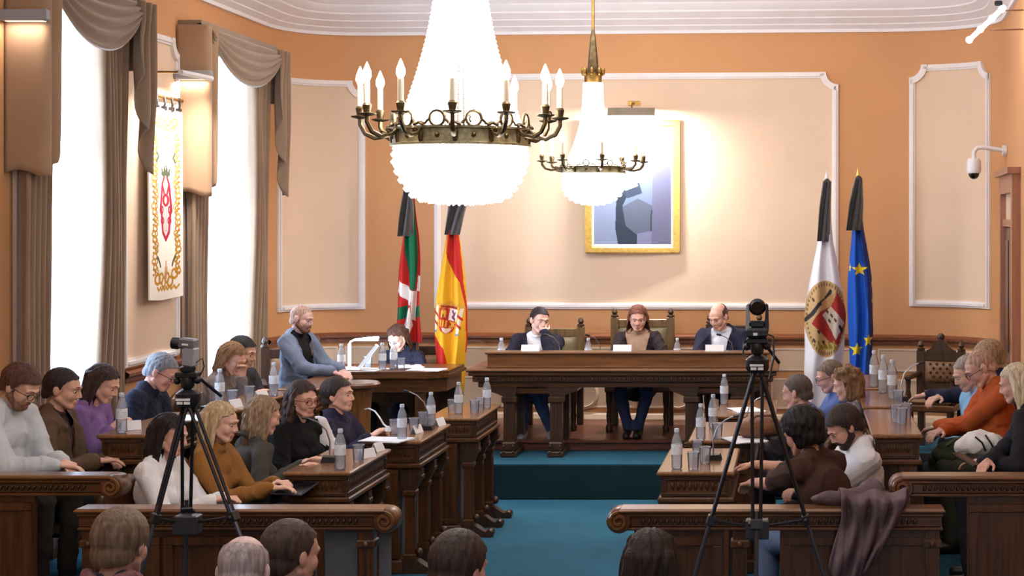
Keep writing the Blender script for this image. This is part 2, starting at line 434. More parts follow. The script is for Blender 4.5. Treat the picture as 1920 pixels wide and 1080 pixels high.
def curtain_set(yn, yf, zt, zn, zf, swz, label, where, sheer0):
    """yn..yf along the wall, zt top, zn/zf tail bottoms near and far, swz swag bottom"""
    T = thing('swagged_curtain', label, 'curtain', (0, 0, 0), group=None)
    D = .19
    # pelmet box with returns
    b = MB(); b.box(leftX(yn)+.003, leftX(yn)+D, yn, yn+.03, zt-.5, zt, .004)
    b.prism([(leftX(yn)+D-.03, yn), (leftX(yn)+D, yn), (leftX(yf)+D, yf), (leftX(yf)+D-.03, yf)], zt-.22, zt, 'xy')
    b.box(leftX(yf)+.003, leftX(yf)+D, yf-.03, yf, zt-.5, zt, .004)
    b.prism([(leftX(yn)+.003, yn), (leftX(yn)+D, yn), (leftX(yf)+D, yf), (leftX(yf)+.003, yf)], zt, zt+.02, 'xy')
    b.build('pelmet', VELVET, T)
    # swag: hanging folds
    P = []
    n, m = 40, 26
    for i in range(m+1):
        v = i/m; row = []
        for j in range(n+1):
            u = j/n; Y = yn+.08+(yf-yn-.16)*u
            sag = (1-abs(2*u-1)**2.2)
            z = zt-.03-v*(.10+(zt-swz-.13)*sag)
            fold = .028*math.sin(v*math.pi*2*4.5-.6)*(.3+.7*sag)+.03*math.sin(v*math.pi)
            row.append(wallpt(Y, D+.03+fold+.02*v, z))
        P.append(row)
    o = MB().grid(P).build('swag', VELVET, T, smooth=True, fixn=False, auto=False); solidify(o, .006, 0)
    # cascading tails
    for (y0, y1, zb, side, mt) in ((yn-.015, yn+.20, zn, 0, LITCLOTH), (yf-.17, yf+.12, zf, 1, VELVET)):
        P = []
        for i in range(31):
            v = i/30; row = []
            for j in range(33):
                u = j/32
                if side == 0:      # wraps the near return, then hangs in pleats with a stepped hem
                    if u < .4: q = u/.4; x, Y = .01+(D+.03)*q, y0-.02
                    else: q = (u-.4)/.6; x, Y = D+.05+.03*math.sin(q*9), y0-.02+(y1-y0)*q*(1-.10*v)
                    hem = zb+.02*math.sin(u*11)+(.12*max(0, (u-.7)/.3)+.5*max(0, (u-.9)/.1))
                else:
                    Y = y0+(y1-y0)*u*(1-.2*v)+.02*math.sin(v*7+u*5); x = D+.05+.045*math.sin(u*15+v*1.2)
                    hem = zb+.75*(1-u)**1.3+.05*math.sin(u*14)
                z = zt-.02-(zt-.02-hem)*v
                row.append(wallpt(Y, x, z))
            P.append(row)
        o = MB().grid(P).build('tail', mt, T, smooth=True, fixn=False, auto=False); solidify(o, .005, 0)
    # long drapes either side
    for (y0, y1, d0, nf, sway) in ((yn+.0, yn+.36, .10, 5, 0), (yf-.52, yf-.02, .10, 6, .16)):
        P = []
        for i in range(25):
            v = i/24; z = zt-.15-(zt-.15-.22)*v; row = []
            for j in range(61):
                u = j/60
                w = 1-.45*sway/.16*math.sin(min(1, v*1.15)*math.pi)**2*(.35) if sway else 1
                Y = y0+(y1-y0)*(u*w+(1-w)*1.0)+sway*(.25*v if sway else 0)-(.12*v if sway else 0)
                x = d0+.045*math.sin(u*2*math.pi*nf+.5*v)+.012*math.sin(u*31+v*6)
                row.append(wallpt(Y, x, z))
            P.append(row)
        o = MB().grid(P).build('drape', VELVET, T, smooth=True, fixn=False, auto=False); solidify(o, .005, 0)
    S = thing('sheer_curtain', sheer0, 'curtain')
    P = []
    for i in range(13):
        v = i/12; row = []
        for j in range(121):
            u = j/120; Y = yn+.02+(yf-yn-.04)*u
            row.append(wallpt(Y, .025+.014*math.sin(u*2*math.pi*17)+.005*math.sin(u*90+v*2), zt-.12-(zt-.35)*v))
        P.append(row)
    MB().grid(P).build('cloth', SHEER, S, smooth=True, fixn=False, auto=False)
    MB().tube([wallpt(yn+.04, .03, zt-.1), wallpt(yf-.04, .03, zt-.1)], .012).build('rod', WHITEP, S)
curtain_set(9.66, 11.27, 3.88, 2.62, 2.62, 3.45, 'taupe swagged curtain on the window nearest the camera, cut by the frame edge', 'near', 'white sheer curtain glowing in the window left of the hanging tapestry')
curtain_set(12.56, 14.60, 3.88, 2.53, 2.5, 3.46, 'taupe swagged curtain on the farther window, right of the hanging tapestry', 'far', 'white sheer curtain glowing in the farther window beside the standing man')
# ---------------------------------------------------------------- door in the right wall
def rwX(Y): return 1.84+(1.84-1.73)/(14.25-12.2)*(Y-14.25)
CAS = wood('pinkish_door_casing', (168, 118, 92), .5, 'z', .15, .1)
LEAFW = wood('dark_door_leaf', (96, 58, 38), .4, 'z')
y0, y1, y2 = 12.75, 14.2, .13
dr = MB(); 
def rbox(b, ya, yb, xa, xb, z0, z1, c=.004):
    b.prism([(rwX(ya)-xa, ya), (rwX(ya)-xb, ya), (rwX(yb)-xb, yb), (rwX(yb)-xa, yb)], z0, z1, 'xy')
rbox(dr, y0, y0+.15, 0, .07, 0, 2.70); rbox(dr, y1-.15, y1, 0, .07, 0, 2.70); rbox(dr, y0+.15, y1-.15, 0, .07, 2.55, 2.70)
d = dr.build('door_1', CAS); d['kind'] = 'structure'
q = MB(); rbox(q, y0-.03, y1+.03, 0, .11, 2.70, 2.75); q.build('cornice', CAS, d)
q = MB(); rbox(q, y0+.15, y1-.15, 0, .02, 2.33, 2.55); q.build('overdoor_panel', PEACH, d)
q = MB(); rbox(q, y0+.15, y1-.15, 0, .05, 2.27, 2.33); q.build('transom', CAS, d)
q = MB(); rbox(q, y0+.16, y0+.74, 0, .03, 0, 2.26); rbox(q, y0+.22, y0+.68, .03, .04, .3, 1.1); rbox(q, y0+.22, y0+.68, .03, .04, 1.2, 2.15); q.build('leaf', LEAFW, d)
q = MB(); rbox(q, y0+.75, y1-.16, 0, .03, 0, 2.26); rbox(q, y0+.81, y1-.22, .03, .04, .3, 1.1); rbox(q, y0+.81, y1-.22, .03, .04, 1.2, 2.15); q.build('leaf', LEAFW, d)
# ================================================================ council desks
def frame_panel(b, M, w, h, t=.012, bw=.03):
    """four bars round a recessed field, in the XZ plane of M (centre at the origin)"""
    for (x, z, sx, sz) in ((0, h/2-bw/2, w, bw), (0, -h/2+bw/2, w, bw), (-w/2+bw/2, 0, bw, h-2*bw), (w/2-bw/2, 0, bw, h-2*bw)):
        b.obox(M @ Matrix.Translation((x, 0, z)), sx, t, sz, .004)
def carved_row(b, M, w, h, n):
    """a row of small upright leaf carvings"""
    for i in range(n):
        x = -w/2+w*(i+.5)/n
        b.ball((M @ Vector((x, 0, 0))), (w/n*.36, .006, h*.42), 6, 4, M.to_3x3())
def desk(label, sg, xf, y0, y1, zf, zt, width=.385, group=None, ends=True, cols=3):
    """sg=+1: the front faces +X. origin at the front bottom corner line, local x runs from the front to the seat side"""
    T = thing('council_desk', label, 'desk', (xf, y0, zf), 0, group)
    L = y1-y0; H = zt-zf; X = lambda d: -sg*d
    t = MB(); t.box(X(0), X(width), 0, L, H-.026, H, .008); t.build('desk_top', MIDW, T)
    b = MB(); b.box(X(.03), X(width-.02), .025, L-.025, H-.15, H-.026)
    b.build('frieze', DARKWY, T)
    b = MB(); b.box(X(.006), X(width-.004), .006, L-.006, H-.182, H-.15, .008); b.build('ledge', DARKWY, T)
    b = MB(); b.box(X(.022), X(width-.012), .016, L-.016, H-.04, H-.026, .005); b.build('top_moulding', DARKWY, T)
    b = MB(); b.box(X(.16), X(width-.03), .03, L-.03, 0, H-.182); b.build('body', DARKWZ, T)
    b = MB(); b.box(X(.13), X(width-.015), .012, L-.012, 0, .09, .01); b.build('plinth', DARKWY, T)
    # carved field on the near end and on the long front of the frieze
    c = MB(); xm = X(width/2)
    M = Matrix.Translation((xm, .022, H-.088)); frame_panel(c, M, width-.07, .115, .014, .022); carved_row(c, M @ Matrix.Translation((0, .002, 0)), width-.15, .06, 9)
    M = Matrix.Translation((X(.028), L/2, H-.088)) @ Matrix.Rotation(math.pi/2, 4, 'Z'); frame_panel(c, M, L-.07, .115, .014, .022); carved_row(c, M, L-.16, .05, 22)
    c.build('carved_panel', CARVED, T, smooth=True)
    c = MB(); M = Matrix.Translation((X(.16+(width-.19)/2), .026, (H-.182+.09)/2)); frame_panel(c, M, width-.20, H-.182-.11, .02, .035)
    c.build('end_panel', DARKWZ, T)
    for i in range(cols):
        y = .07+(L-.14)*i/(cols-1) if cols > 1 else L/2
        p = MB(); x = X(.085)
        p.box(x-.032, x+.032, y-.032, y+.032, .1, H-.34, .006)
        p.box(x-.044, x+.044, y-.044, y+.044, H-.37, H-.33, .008); p.box(x-.044, x+.044, y-.044, y+.044, .08, .13, .008)
        for dy in (-.016, .016): p.box(x+sg*.030, x+sg*.037, y+dy-.006, y+dy+.006, .16, H-.40)
        col = p.build('column', DARKWZ, T)
        k = MB()      # scroll bracket under the ledge
        k.prism([(X(.14), H-.335), (X(.05), H-.335), (X(.02), H-.27), (X(.005), H-.225), (X(.008), H-.185), (X(.14), H-.185)], y-.035, y+.035, 'xz')
        k.lathe([(.03, -.04), (.03, .04)], (X(.03), y, H-.245), 10, 'y'); k.build('bracket', CARVED, T)
        f = MB()      # shoe foot running out into the aisle
        f.prism([(X(.15), 0), (X(-.09), 0), (X(-.085), .028), (X(-.03), .045), (X(.03), .085), (X(.15), .085)], y-.045, y+.045, 'xz')
        f.lathe([(.022, -.05), (.03, -.03), (.03, .03), (.022, .05)], (X(-.075), y, .03), 10, 'y')
        f.ball((X(.03), y, .135), (.028, .028, .03), 8, 6); f.build('foot', CARVED, T, smooth=True)
    if cols > 1:
        g = MB()
        for i in range(cols-1):
            ya = .07+(L-.14)*i/(cols-1)+.05; yb = .07+(L-.14)*(i+1)/(cols-1)-.05
            g.box(X(.150), X(.158), ya, yb, .12, H-.36)
        g.build('modesty_panel', GREYPANEL, T)
    return T
desk('dark wooden council desk nearest the camera in the left inner row, bottle on its corner', 1, -2.60, 9.25, 10.18, 0, .88, .39)
desk('second dark wooden council desk of the left inner row, two bottles and microphone on top', 1, -2.49, 10.52, 11.40, 0, .88, .39)
desk('farthest wooden council desk of the left inner row, towards the red and yellow flag', 1, -2.355, 11.72, 12.60, 0, .88, .39)
desk('wooden council desk nearest the camera in the right inner row, bottle and glasses on it', -1, -.83, 9.25, 10.2, 0, .88, .45)
desk('second wooden council desk of the right inner row, behind the three bottles in line', -1, -.74, 10.54, 11.5, 0, .88, .45)
desk('farthest wooden council desk of the right inner row, below the presidents table', -1, -.63, 11.84, 12.9, 0, .88, .45)
desk('wooden desk nearest the camera in the left outer row, bottle and white card on it', 1, -3.83, 9.37, 10.45, .2, 1.08, .29)
desk('second wooden desk of the left outer row, behind the fair haired woman in mustard', 1, -3.70, 10.6, 11.7, .2, 1.08, .29)
desk('farthest wooden desk of the left outer row, before the standing man', 1, -3.58, 11.85, 12.7, .2, 1.08, .29)
desk('wooden desk nearest the camera in the right outer row, glasses standing on its far end', -1, .42, 9.37, 10.6, .2, 1.08, .30)
desk('second wooden desk of the right outer row, tall bottles on it', -1, .42, 10.75, 11.75, .2, 1.08, .30)
desk('farthest wooden desk of the right outer row, nearest the blue flag', -1, .42, 11.9, 12.9, .2, 1.08, .30)
# ================================================================ balustrade rails
def spiral(b, c, sg, r=.045):
    pts = [(c[0]+sg*(r*(1-t*.8))*math.cos(t*3.6*math.pi-math.pi/2), c[1], c[2]+(r*(1-t*.8))*math.sin(t*3.6*math.pi+math.pi/2)*1) for t in [i/40 for i in range(41)]]
    b.tube(pts, .011, 6)
def rail_barrier(label, x0, x1, y, zt, zf, scroll, spans, posts, greys=()):
    T = thing('balustrade', label, 'barrier', (0, y, zf)); H = zt-zf
    b = MB(); b.box(x0, x1, -.075, .075, H-.025, H, .010); b.box(x0+.01, x1-.01, -.06, .06, H-.04, H-.025, .003); b.build('handrail', MIDWX, T)
    b = MB(); b.box(x0+.015, x1-.015, -.045, .045, H-.095, H-.04, .006); b.box(x0+.01, x1-.01, -.055, .055, H-.11, H-.095, .004); b.build('beam', DARKW, T)
    n = int((x1-x0-.2)/.03); c = MB()
    for i in range(n):
        x = x0+.12+(x1-x0-.24)*i/n
        c.ball((x, -.047, H-.066), (.011, .010, .018), 6, 4, Matrix.Rotation(.5, 3, 'Y'))
    o = c.build('carved_moulding', CARVED, T, smooth=True); o['kind'] = 'stuff'
    if scroll:
        xs = x1 if scroll > 0 else x0
        s = MB(); s.lathe([(.056, -.065), (.062, -.055), (.062, .055), (.056, .065)], (xs, 0, H-.062), 20, 'y'); so = s.build('scroll', DARKW, T, smooth=True)
        s = MB(); spiral(s, (xs, -.07, H-.062), scroll); s.build('volute', MIDWX, so, smooth=True)
    for p in posts:
        q = MB(); q.box(p-.035, p+.035, -.035, .035, 0, H-.11, .005); q.box(p-.045, p+.045, -.045, .045, H-.20, H-.16, .006); q.box(p-.05, p+.05, -.05, .05, 0, .1, .006)
        for dx in (-.014, .014): q.box(p+dx-.005, p+dx+.005, -.041, -.034, .14, H-.24)
        q.ball((p, -.05, H-.18), (.016, .012, .016), 8, 6); q.build('post', DARKWZ, T)
    for (a, c_) in spans:
        k = MB(); k.box(a, c_, -.015, .015, 0, H-.11); k.build('panel', DARKWZ, T)
        n = max(1, round((c_-a)/.42))
        for i in range(n):
            xa = a+(c_-a)*i/n; xb = a+(c_-a)*(i+1)/n; m = (xa+xb)/2; w = xb-xa-.02
            f = MB(); hz = (H-.13)
            frame_panel(f, Matrix.Translation((m, -.022, hz*.70)), w, hz*.56, .02, .045); frame_panel(f, Matrix.Translation((m, -.022, hz*.21)), w, hz*.40, .02, .045)
            f.build('framing', DARKWZ, T)
    for (a, c_) in greys:
        MB().box(a, c_, .02, .028, .08, H-.12).build('modesty_panel', GREYPANEL, T)
    return T
rail_barrier('carved wooden rail with a scroll end before the left inner seats', -3.60, -2.06, 8.0, .907, 0, 1, [(-3.56, -2.42)], [-3.54, -2.16], [(-2.38, -2.22), (-2.11, -2.05)])
rail_barrier('carved wooden rail along the left edge, before the man in glasses', -4.62, -3.60, 8.42, 1.005, 0, 1, [(-4.6, -4.02)], [-4.26])
rail_barrier('carved wooden rail with a scroll end at the aisle, before the right inner seats', -.90, .72, 8.0, .907, 0, -1, [(-.66, -.38), (-.10, .68)], [-.79, -.30, .66], [])
rail_barrier('carved wooden rail along the right edge, before the woman in the dark coat', .52, 1.30, 8.25, 1.03, 0, -1, [(.86, 1.28)], [.60])
# ================================================================ presidents' table
T = thing('presidents_table', 'long carved wooden table of the three presiding people, on the dais', 'table', (-1.515, 13.63, .294))
HL = 1.335
b = MB(); b.box(-HL, HL, 0, .80, .735, .76, .01); b.build('table_top', MIDWX, T)
b = MB(); b.box(-HL+.02, HL-.02, .02, .78, .70, .735, .008); b.box(-HL+.05, HL-.05, .05, .75, .645, .70, .008); b.box(-HL+.09, HL-.09, .09, .72, .595, .645, .008); b.build('frieze', DARKW, T)
c = MB()
for i in range(64):
    x = -HL+.09+(2*HL-.18)*i/63; c.ball((x, .045, .672), (.014, .010, .014), 6, 4)
o = c.build('egg_moulding', CARVED, T, smooth=True); o['kind'] = 'stuff'
b = MB(); b.box(-HL+.16, HL-.10, .14, .17, .76, .875, .004); b.box(-HL+.14, HL-.08, .12, .34, .875, .895, .008); b.box(-HL+.15, HL-.09, .13, .19, .76, .775, .004)
b.box(-HL+.16, -HL+.18, .17, .33, .76, .875); b.box(HL-.12, HL-.10, .17, .33, .76, .875); b.build('raised_front', MIDWX, T)
def trestle(cx):
    for s in (-1, 1):
        x = cx+s*.20
        b = MB(); b.box(x-.05, x+.05, .10, .19, .12, .50, .012)
        for dx in (-.03, 0, .03): b.box(x+dx-.009, x+dx+.009, .094, .10, .16, .46, .003)
        b.box(x-.065, x+.065, .085, .205, .46, .52, .01); b.build('leg', CARVED, T)
        b = MB(); b.prism([(x-s*.0+s*.06, .52), (x-.05*s, .52), (x-.07*s, .60), (x+.21*s, .60), (x+.16*s, .56), (x+.10*s, .54)], .09, .20, 'xz')
        b.build('bracket', CARVED, T)
        b = MB(); b.box(x-.068, x+.068, .05, .70, 0, .05, .01); b.box(x-.058, x+.058, .06, .24, .05, .13, .012)
        for dx in (-.04, .04):
            for z in (.045, .095): b.ball((x+dx, .052, z), (.013, .010, .013), 8, 5)
        b.build('shoe', CARVED, T)
        b = MB(); b.box(x-.045, x+.045, .58, .68, .05, .60, .01); b.build('leg', CARVED, T)
    b = MB(); b.box(cx-.2, cx+.2, .12, .66, .535, .595, .01); b.build('apron', DARKW, T)
trestle(-.78); trestle(.78)
# ================================================================ clerk's table
T = thing('clerk_table', 'dark wooden side table lit by a white lamp, left of the dais table', 'table', (-3.45, 13.55, .294))
b = MB(); b.prism([(-.62, 0), (.30, 0), (.45, .12), (.45, .75), (-.62, .75)], .715, .745, 'xy'); b.prism([(-.64, -.015), (.31, -.015), (.465, .115), (.465, .765), (-.64, .765)], .69, .715, 'xy'); b.build('table_top', DARKW, T)
b = MB(); b.prism([(-.60, .03), (.29, .03), (.43, .14), (.43, .73), (-.60, .73)], .57, .69, 'xy'); b.build('frieze', DARKW, T)
for x, y in ((-.54, .08), (.22, .08), (.37, .68), (-.54, .68)):
    b = MB(); b.box(x-.04, x+.04, y-.04, y+.04, 0, .57, .008); b.box(x-.05, x+.05, y-.05, y+.05, 0, .08, .008); b.build('leg', DARKWZ, T)
b = MB(); b.box(-.54, .36, .66, .68, .08, .57); b.build('modesty_board', DARKWZ, T)
# speaking stand at the head of the left outer row, by the standing man
T = thing('speaking_desk', 'round topped wooden speaking stand before the standing man', 'lectern', (-3.44, 12.4, .0))
b = MB(); b.lathe([(.02, 1.03), (.17, 1.03), (.185, 1.04), (.185, 1.06), (.17, 1.075), (.02, 1.075)], seg=28); b.build('desk_top', DARKW, T, smooth=True)
b = MB(); b.lathe([(.15, 0), (.15, .08), (.10, .12), (.11, .85), (.12, .98), (.15, 1.03)], seg=20); b.build('pedestal', wood('golden_oak', (132, 88, 48), .4, 'z'), T, smooth=True)
# ================================================================ carved chairs
def buttoned(b, w, h, th, nx=4, nz=5):
    P = []; n = 24
    for i in range(n+1):
        row = []
        for j in range(n+1):
            x = -w/2+w*j/n; z = h*i/n
            d = th*(1-abs(2*j/n-1)**4)*(1-abs(2*i/n-1)**4)
            row.append((x, -d, z))
        P.append(row)
    return b.grid(P)
GREENUP = mat('sage_chair_leather', (126, 116, 86), .45, var=.1, scale=5)
BROWNUP = mat('brown_buttoned_leather', (128, 92, 62), .4, var=.15, scale=5)
CHAIRW = wood('gold_brown_chair_wood', (112, 88, 54), .4, 'z')
def carved_chair(label, loc, rz, w=.56, hb=1.08, up=GREENUP, wd=CHAIRW, tuft=False, crest=False, group=None):
    T = thing('carved_armchair', label, 'chair', loc, rz, group)
    b = MB(); b.box(-w/2, w/2, -.27, .24, .36, .42, .01); b.build('seat_rail', DARKW, T)
    b = MB(); b.box(-w/2+.03, w/2-.03, -.26, .20, .42, .47, .025); b.build('seat', up, T, smooth=True)
    for s in (-1, 1):
        b = MB(); b.lathe([(.03, 0), (.035, .04), (.022, .07), (.03, .14), (.022, .2), (.033, .28), (.033, .42)], (s*(w/2-.04), -.23, 0), 10); b.build('leg', CARVED, T, smooth=True)
        b = MB(); b.box(s*(w/2-.04)-.03, s*(w/2-.04)+.03, .20, .26, 0, .42, .006); b.build('leg', CARVED, T)
        b = MB(); b.box(s*(w/2-.035)-.035, s*(w/2-.035)+.035, .20, .26, .42, hb-.06, .008); st = b.build('back_post', wd, T)
        b = MB(); b.lathe([(.036, 0), (.036, .015), (.018, .025), (.03, .045), (.022, .07), (.004, .085)], (s*(w/2-.035), .23, hb-.06), 10); b.build('finial', CARVED, st, smooth=True)
        b = MB(); b.box(s*(w/2-.02)-.025, s*(w/2-.02)+.025, -.25, .2, .63, .67, .01); b.build('armrest', CARVED, T)
        b = MB(); b.lathe([(.022, .42), (.03, .48), (.02, .55), (.026, .63)], (s*(w/2-.02), -.21, 0), 8); b.build('arm_post', CARVED, T, smooth=True)
    b = MB(); b.box(-w/2+.07, w/2-.07, .21, .25, hb-.16, hb-.08, .008); b.build('top_rail', wd, T)
    b = MB(); b.box(-w/2+.07, w/2-.07, .21, .25, .50, .57, .008); b.build('lower_rail', wd, T)
    if crest:
        b = MB(); n = 16
        pts = [(-w/2+.08, hb-.09)]+[((-1+2*i/n)*(w/2-.09), hb-.06+.10*(math.cos((-1+2*i/n)*math.pi)*.5+.5)*(1 if abs(-1+2*i/n) < .9 else .3)) for i in range(n+1)]+[(w/2-.08, hb-.09)]
        b.prism(pts, .205, .245, 'xz'); b.ball((0, .225, hb+.06), (.035, .02, .035), 10, 6); b.build('crest', CARVED, T)
    b = MB(); t = buttoned(MB(), w-.14, hb-.16-.57, .035); b.add([(x, y+.215, z+.57) for x, y, z in t.v], t.f); b.build('back_cushion', up, T, smooth=True, fixn=False)
    if tuft:
        b = MB()
        for i in range(5):
            for j in range(4-(i % 2)):
                x = (-1.5+j+(.5 if i % 2 else 0))*(w-.2)/4; z = .57+(hb-.73)*(i+.5)/5
                b.ball((x, .176, z), (.013, .008, .013), 8, 5)
        o = b.build('button', mat('dark_upholstery_button', (70, 44, 28), .5), T, smooth=True); o['label'] = 'dark upholstery buttons'
    b = MB(); b.box(-w/2+.05, w/2-.05, .215, .235, .57, hb-.16); b.build('back_board', CARVED, T)
    return T
carved_chair('carved armchair with sage leather back behind the woman in the middle of the dais', (-1.485, 14.88, .387), 0, .60, 1.08)
carved_chair('carved armchair with sage leather back behind the left presiding person resting chin on hand', (-2.32, 14.92, .387), 0, .56, .99)
carved_chair('carved armchair with dark finials behind the bald man on the dais', (-.62, 14.92, .387), 0, .54, 1.02, BROWNUP, CARVED)
carved_chair('empty carved armchair with brown buttoned leather back on the far right', (1.20, 14.15, .294), -.30, .44, .92, BROWNUP, CARVED, True, True)
carved_chair('dark carved armchair behind the standing man in the blazer', (-4.32, 13.62, .294), .35, .5, 1.0, BROWNUP, CARVED)
carved_chair('dark carved armchair of the woman at the lamp lit side table', (-3.42, 14.85, .294), 0, .5, .92, BROWNUP, CARVED)
# seats of the members and of the public
LEATH = mat('dark_brown_leather', (62, 44, 34), .45, var=.15, scale=5)
def council_seat(label=None):
    T = thing('member_chair', label, 'chair')
    b = MB(); b.box(-.23, .23, -.24, .15, .38, .45, .03); b.build('seat', LEATH, T, smooth=True)
    for s in (-1, 1):
        for y in (-.2, .12):
            b = MB(); b.box(s*.20-.022, s*.20+.022, y-.022, y+.022, 0, .38, .004); b.build('leg', DARKWZ, T)
    b = MB(); P = [[(x, .145+.06*(z-.45)+.012*math.cos(x*6), .42+(.66-1.6*abs(x)**2.2)*i/9) for x in [-.24+.48*j/12 for j in range(13)] for z in [.42+.66*i/9]] for i in range(10)]
    o = b.grid(P).build('backrest', DARKWZ, T, smooth=True, fixn=False); solidify(o, .035, 0)
    return T
SEAT0 = None
def seat_at(x, y, zf, rz, label):
    global SEAT0
    if SEAT0 is None:
        SEAT0 = council_seat(label); SEAT0.location = (x, y, zf); SEAT0.rotation_euler = (0, 0, rz); return SEAT0
    return dup(SEAT0, (x, y, zf), rz, label)
# ================================================================ flags
class FlagMap:
    def __init__(s, rows): s.r = rows; s.y0, s.y1 = rows[0][0], rows[-1][0]
    def lr(s, y):
        ys = [r[0] for r in s.r]; return np.interp(y, ys, [r[1] for r in s.r]), np.interp(y, ys, [r[2] for r in s.r])
    def to(s, P, pts):
        o = []
        for x, y in pts:
            l, r = s.lr(y); o.append(((x-l)/(r-l)*P.w, (y-s.y0)/(s.y1-s.y0)*P.h))
        return o
CLOTH = colmat('printed_flag_cloth', .75)
BLACKC = mat('black_mourning_crepe', (30, 24, 26), .8, var=.2, scale=8, sheen=.4)
def flag(label, Y, rows, bg, shapes, folds, pole, ribbon, finial=GOLD, fold_amp=.045):
    fm = FlagMap(rows); P = Paint(90, 320, bg)
    shapes(P, fm)
    base = at(pole[2], HY, Y); zb = .295
    T = thing('flag', label, 'flag', (0, 0, 0))
    def pos(u, v):
        y = fm.y0+v*(fm.y1-fm.y0); l, r = fm.lr(y); px = l+(r-l)*u
        w = (r-l)*Y/F
        d = fold_amp*math.sin(u*math.pi*2*folds+v*2.2)*min(1, .35+v)-.05*math.sin(math.pi*u)
        p = at(px, y, Y); return (p[0]+.012*math.sin(v*9+u*4), Y+d, p[2])
    P.sheet('cloth', pos, CLOTH, T, .004)
    top = at(pole[0], pole[1], Y); b = MB()
    b.tube([(at(pole[2], HY, Y)[0], Y+.07, zb), (top[0], Y+.05, top[2]-.04)], .014, 8); b.build('pole', wood('flag_pole_wood', (120, 84, 50), .4, 'z'), T, smooth=True)
    b = MB(); b.lathe([(.002, .07), (.012, .03), (.02, .0), (.014, -.04)], (top[0], Y+.05, top[2]), 8); b.build('finial', finial, T, smooth=True)
    b = MB(); b.lathe([(.15, 0), (.15, .03), (.06, .06), (.03, .12)], (at(pole[2], HY, Y)[0], Y+.07, zb), 16); b.build('stand', BRASS, T, smooth=True)
    # black ribbon knotted at the top
    fr = FlagMap(ribbon); n, m = 16, 14; Q = []
    for i in range(n+1):
        v = i/n; y = fr.y0+v*(fr.y1-fr.y0); l, r = fr.lr(y); row = []
        for j in range(m+1):
            u = j/m; p = at(l+(r-l)*u, y, Y); row.append((p[0], Y-.075-.03*math.sin(u*math.pi*3+v*2)-.02*math.sin(math.pi*u), p[2]))
        Q.append(row)
    o = MB().grid(Q).build('mourning_ribbon', BLACKC, T, smooth=True, fixn=False); solidify(o, .006, 0)
    b = MB(); p = at((ribbon[0][1]+ribbon[0][2])/2, ribbon[0][0]+5, Y); b.ball((p[0], Y-.03, p[2]), (.035, .05, .05), 10, 8); b.build('ribbon_knot', BLACKC, T, smooth=True)
    return T
RED, GRN, WHT = (196, 44, 42), (20, 104, 72), (238, 234, 232)
def ik(P, fm):
    for c, pts in ((GRN, [(764, 380), (779, 380), (781, 470), (777, 546), (770, 540), (763, 470)]), (GRN, [(738, 578), (770, 571), (764, 595), (736, 602)]), (GRN, [(778, 577), (795, 570), (795, 592), (780, 596)]),
                   (WHT, [(750, 524), (745, 547), (772, 572), (774, 545)]), (WHT, [(781, 516), (792, 518), (792, 545), (780, 545)]), (WHT, [(772, 545), (781, 545), (781, 602), (775, 598)]), (WHT, [(772, 574), (777, 609), (770, 634), (754, 618)])):
        P.poly(fm.to(P, pts), c)
flag('red flag with green saltire and white cross hanging left of the chandelier bowl', 14.95, [(350, 762, 778), (440, 755, 785), (540, 745, 790), (642, 737, 793)], RED, ik, 2.5, (769, 345, 786), [(352, 762, 777), (400, 754, 778), (443, 750, 777)])
YEL, REDS = (218, 162, 36), (182, 40, 34)
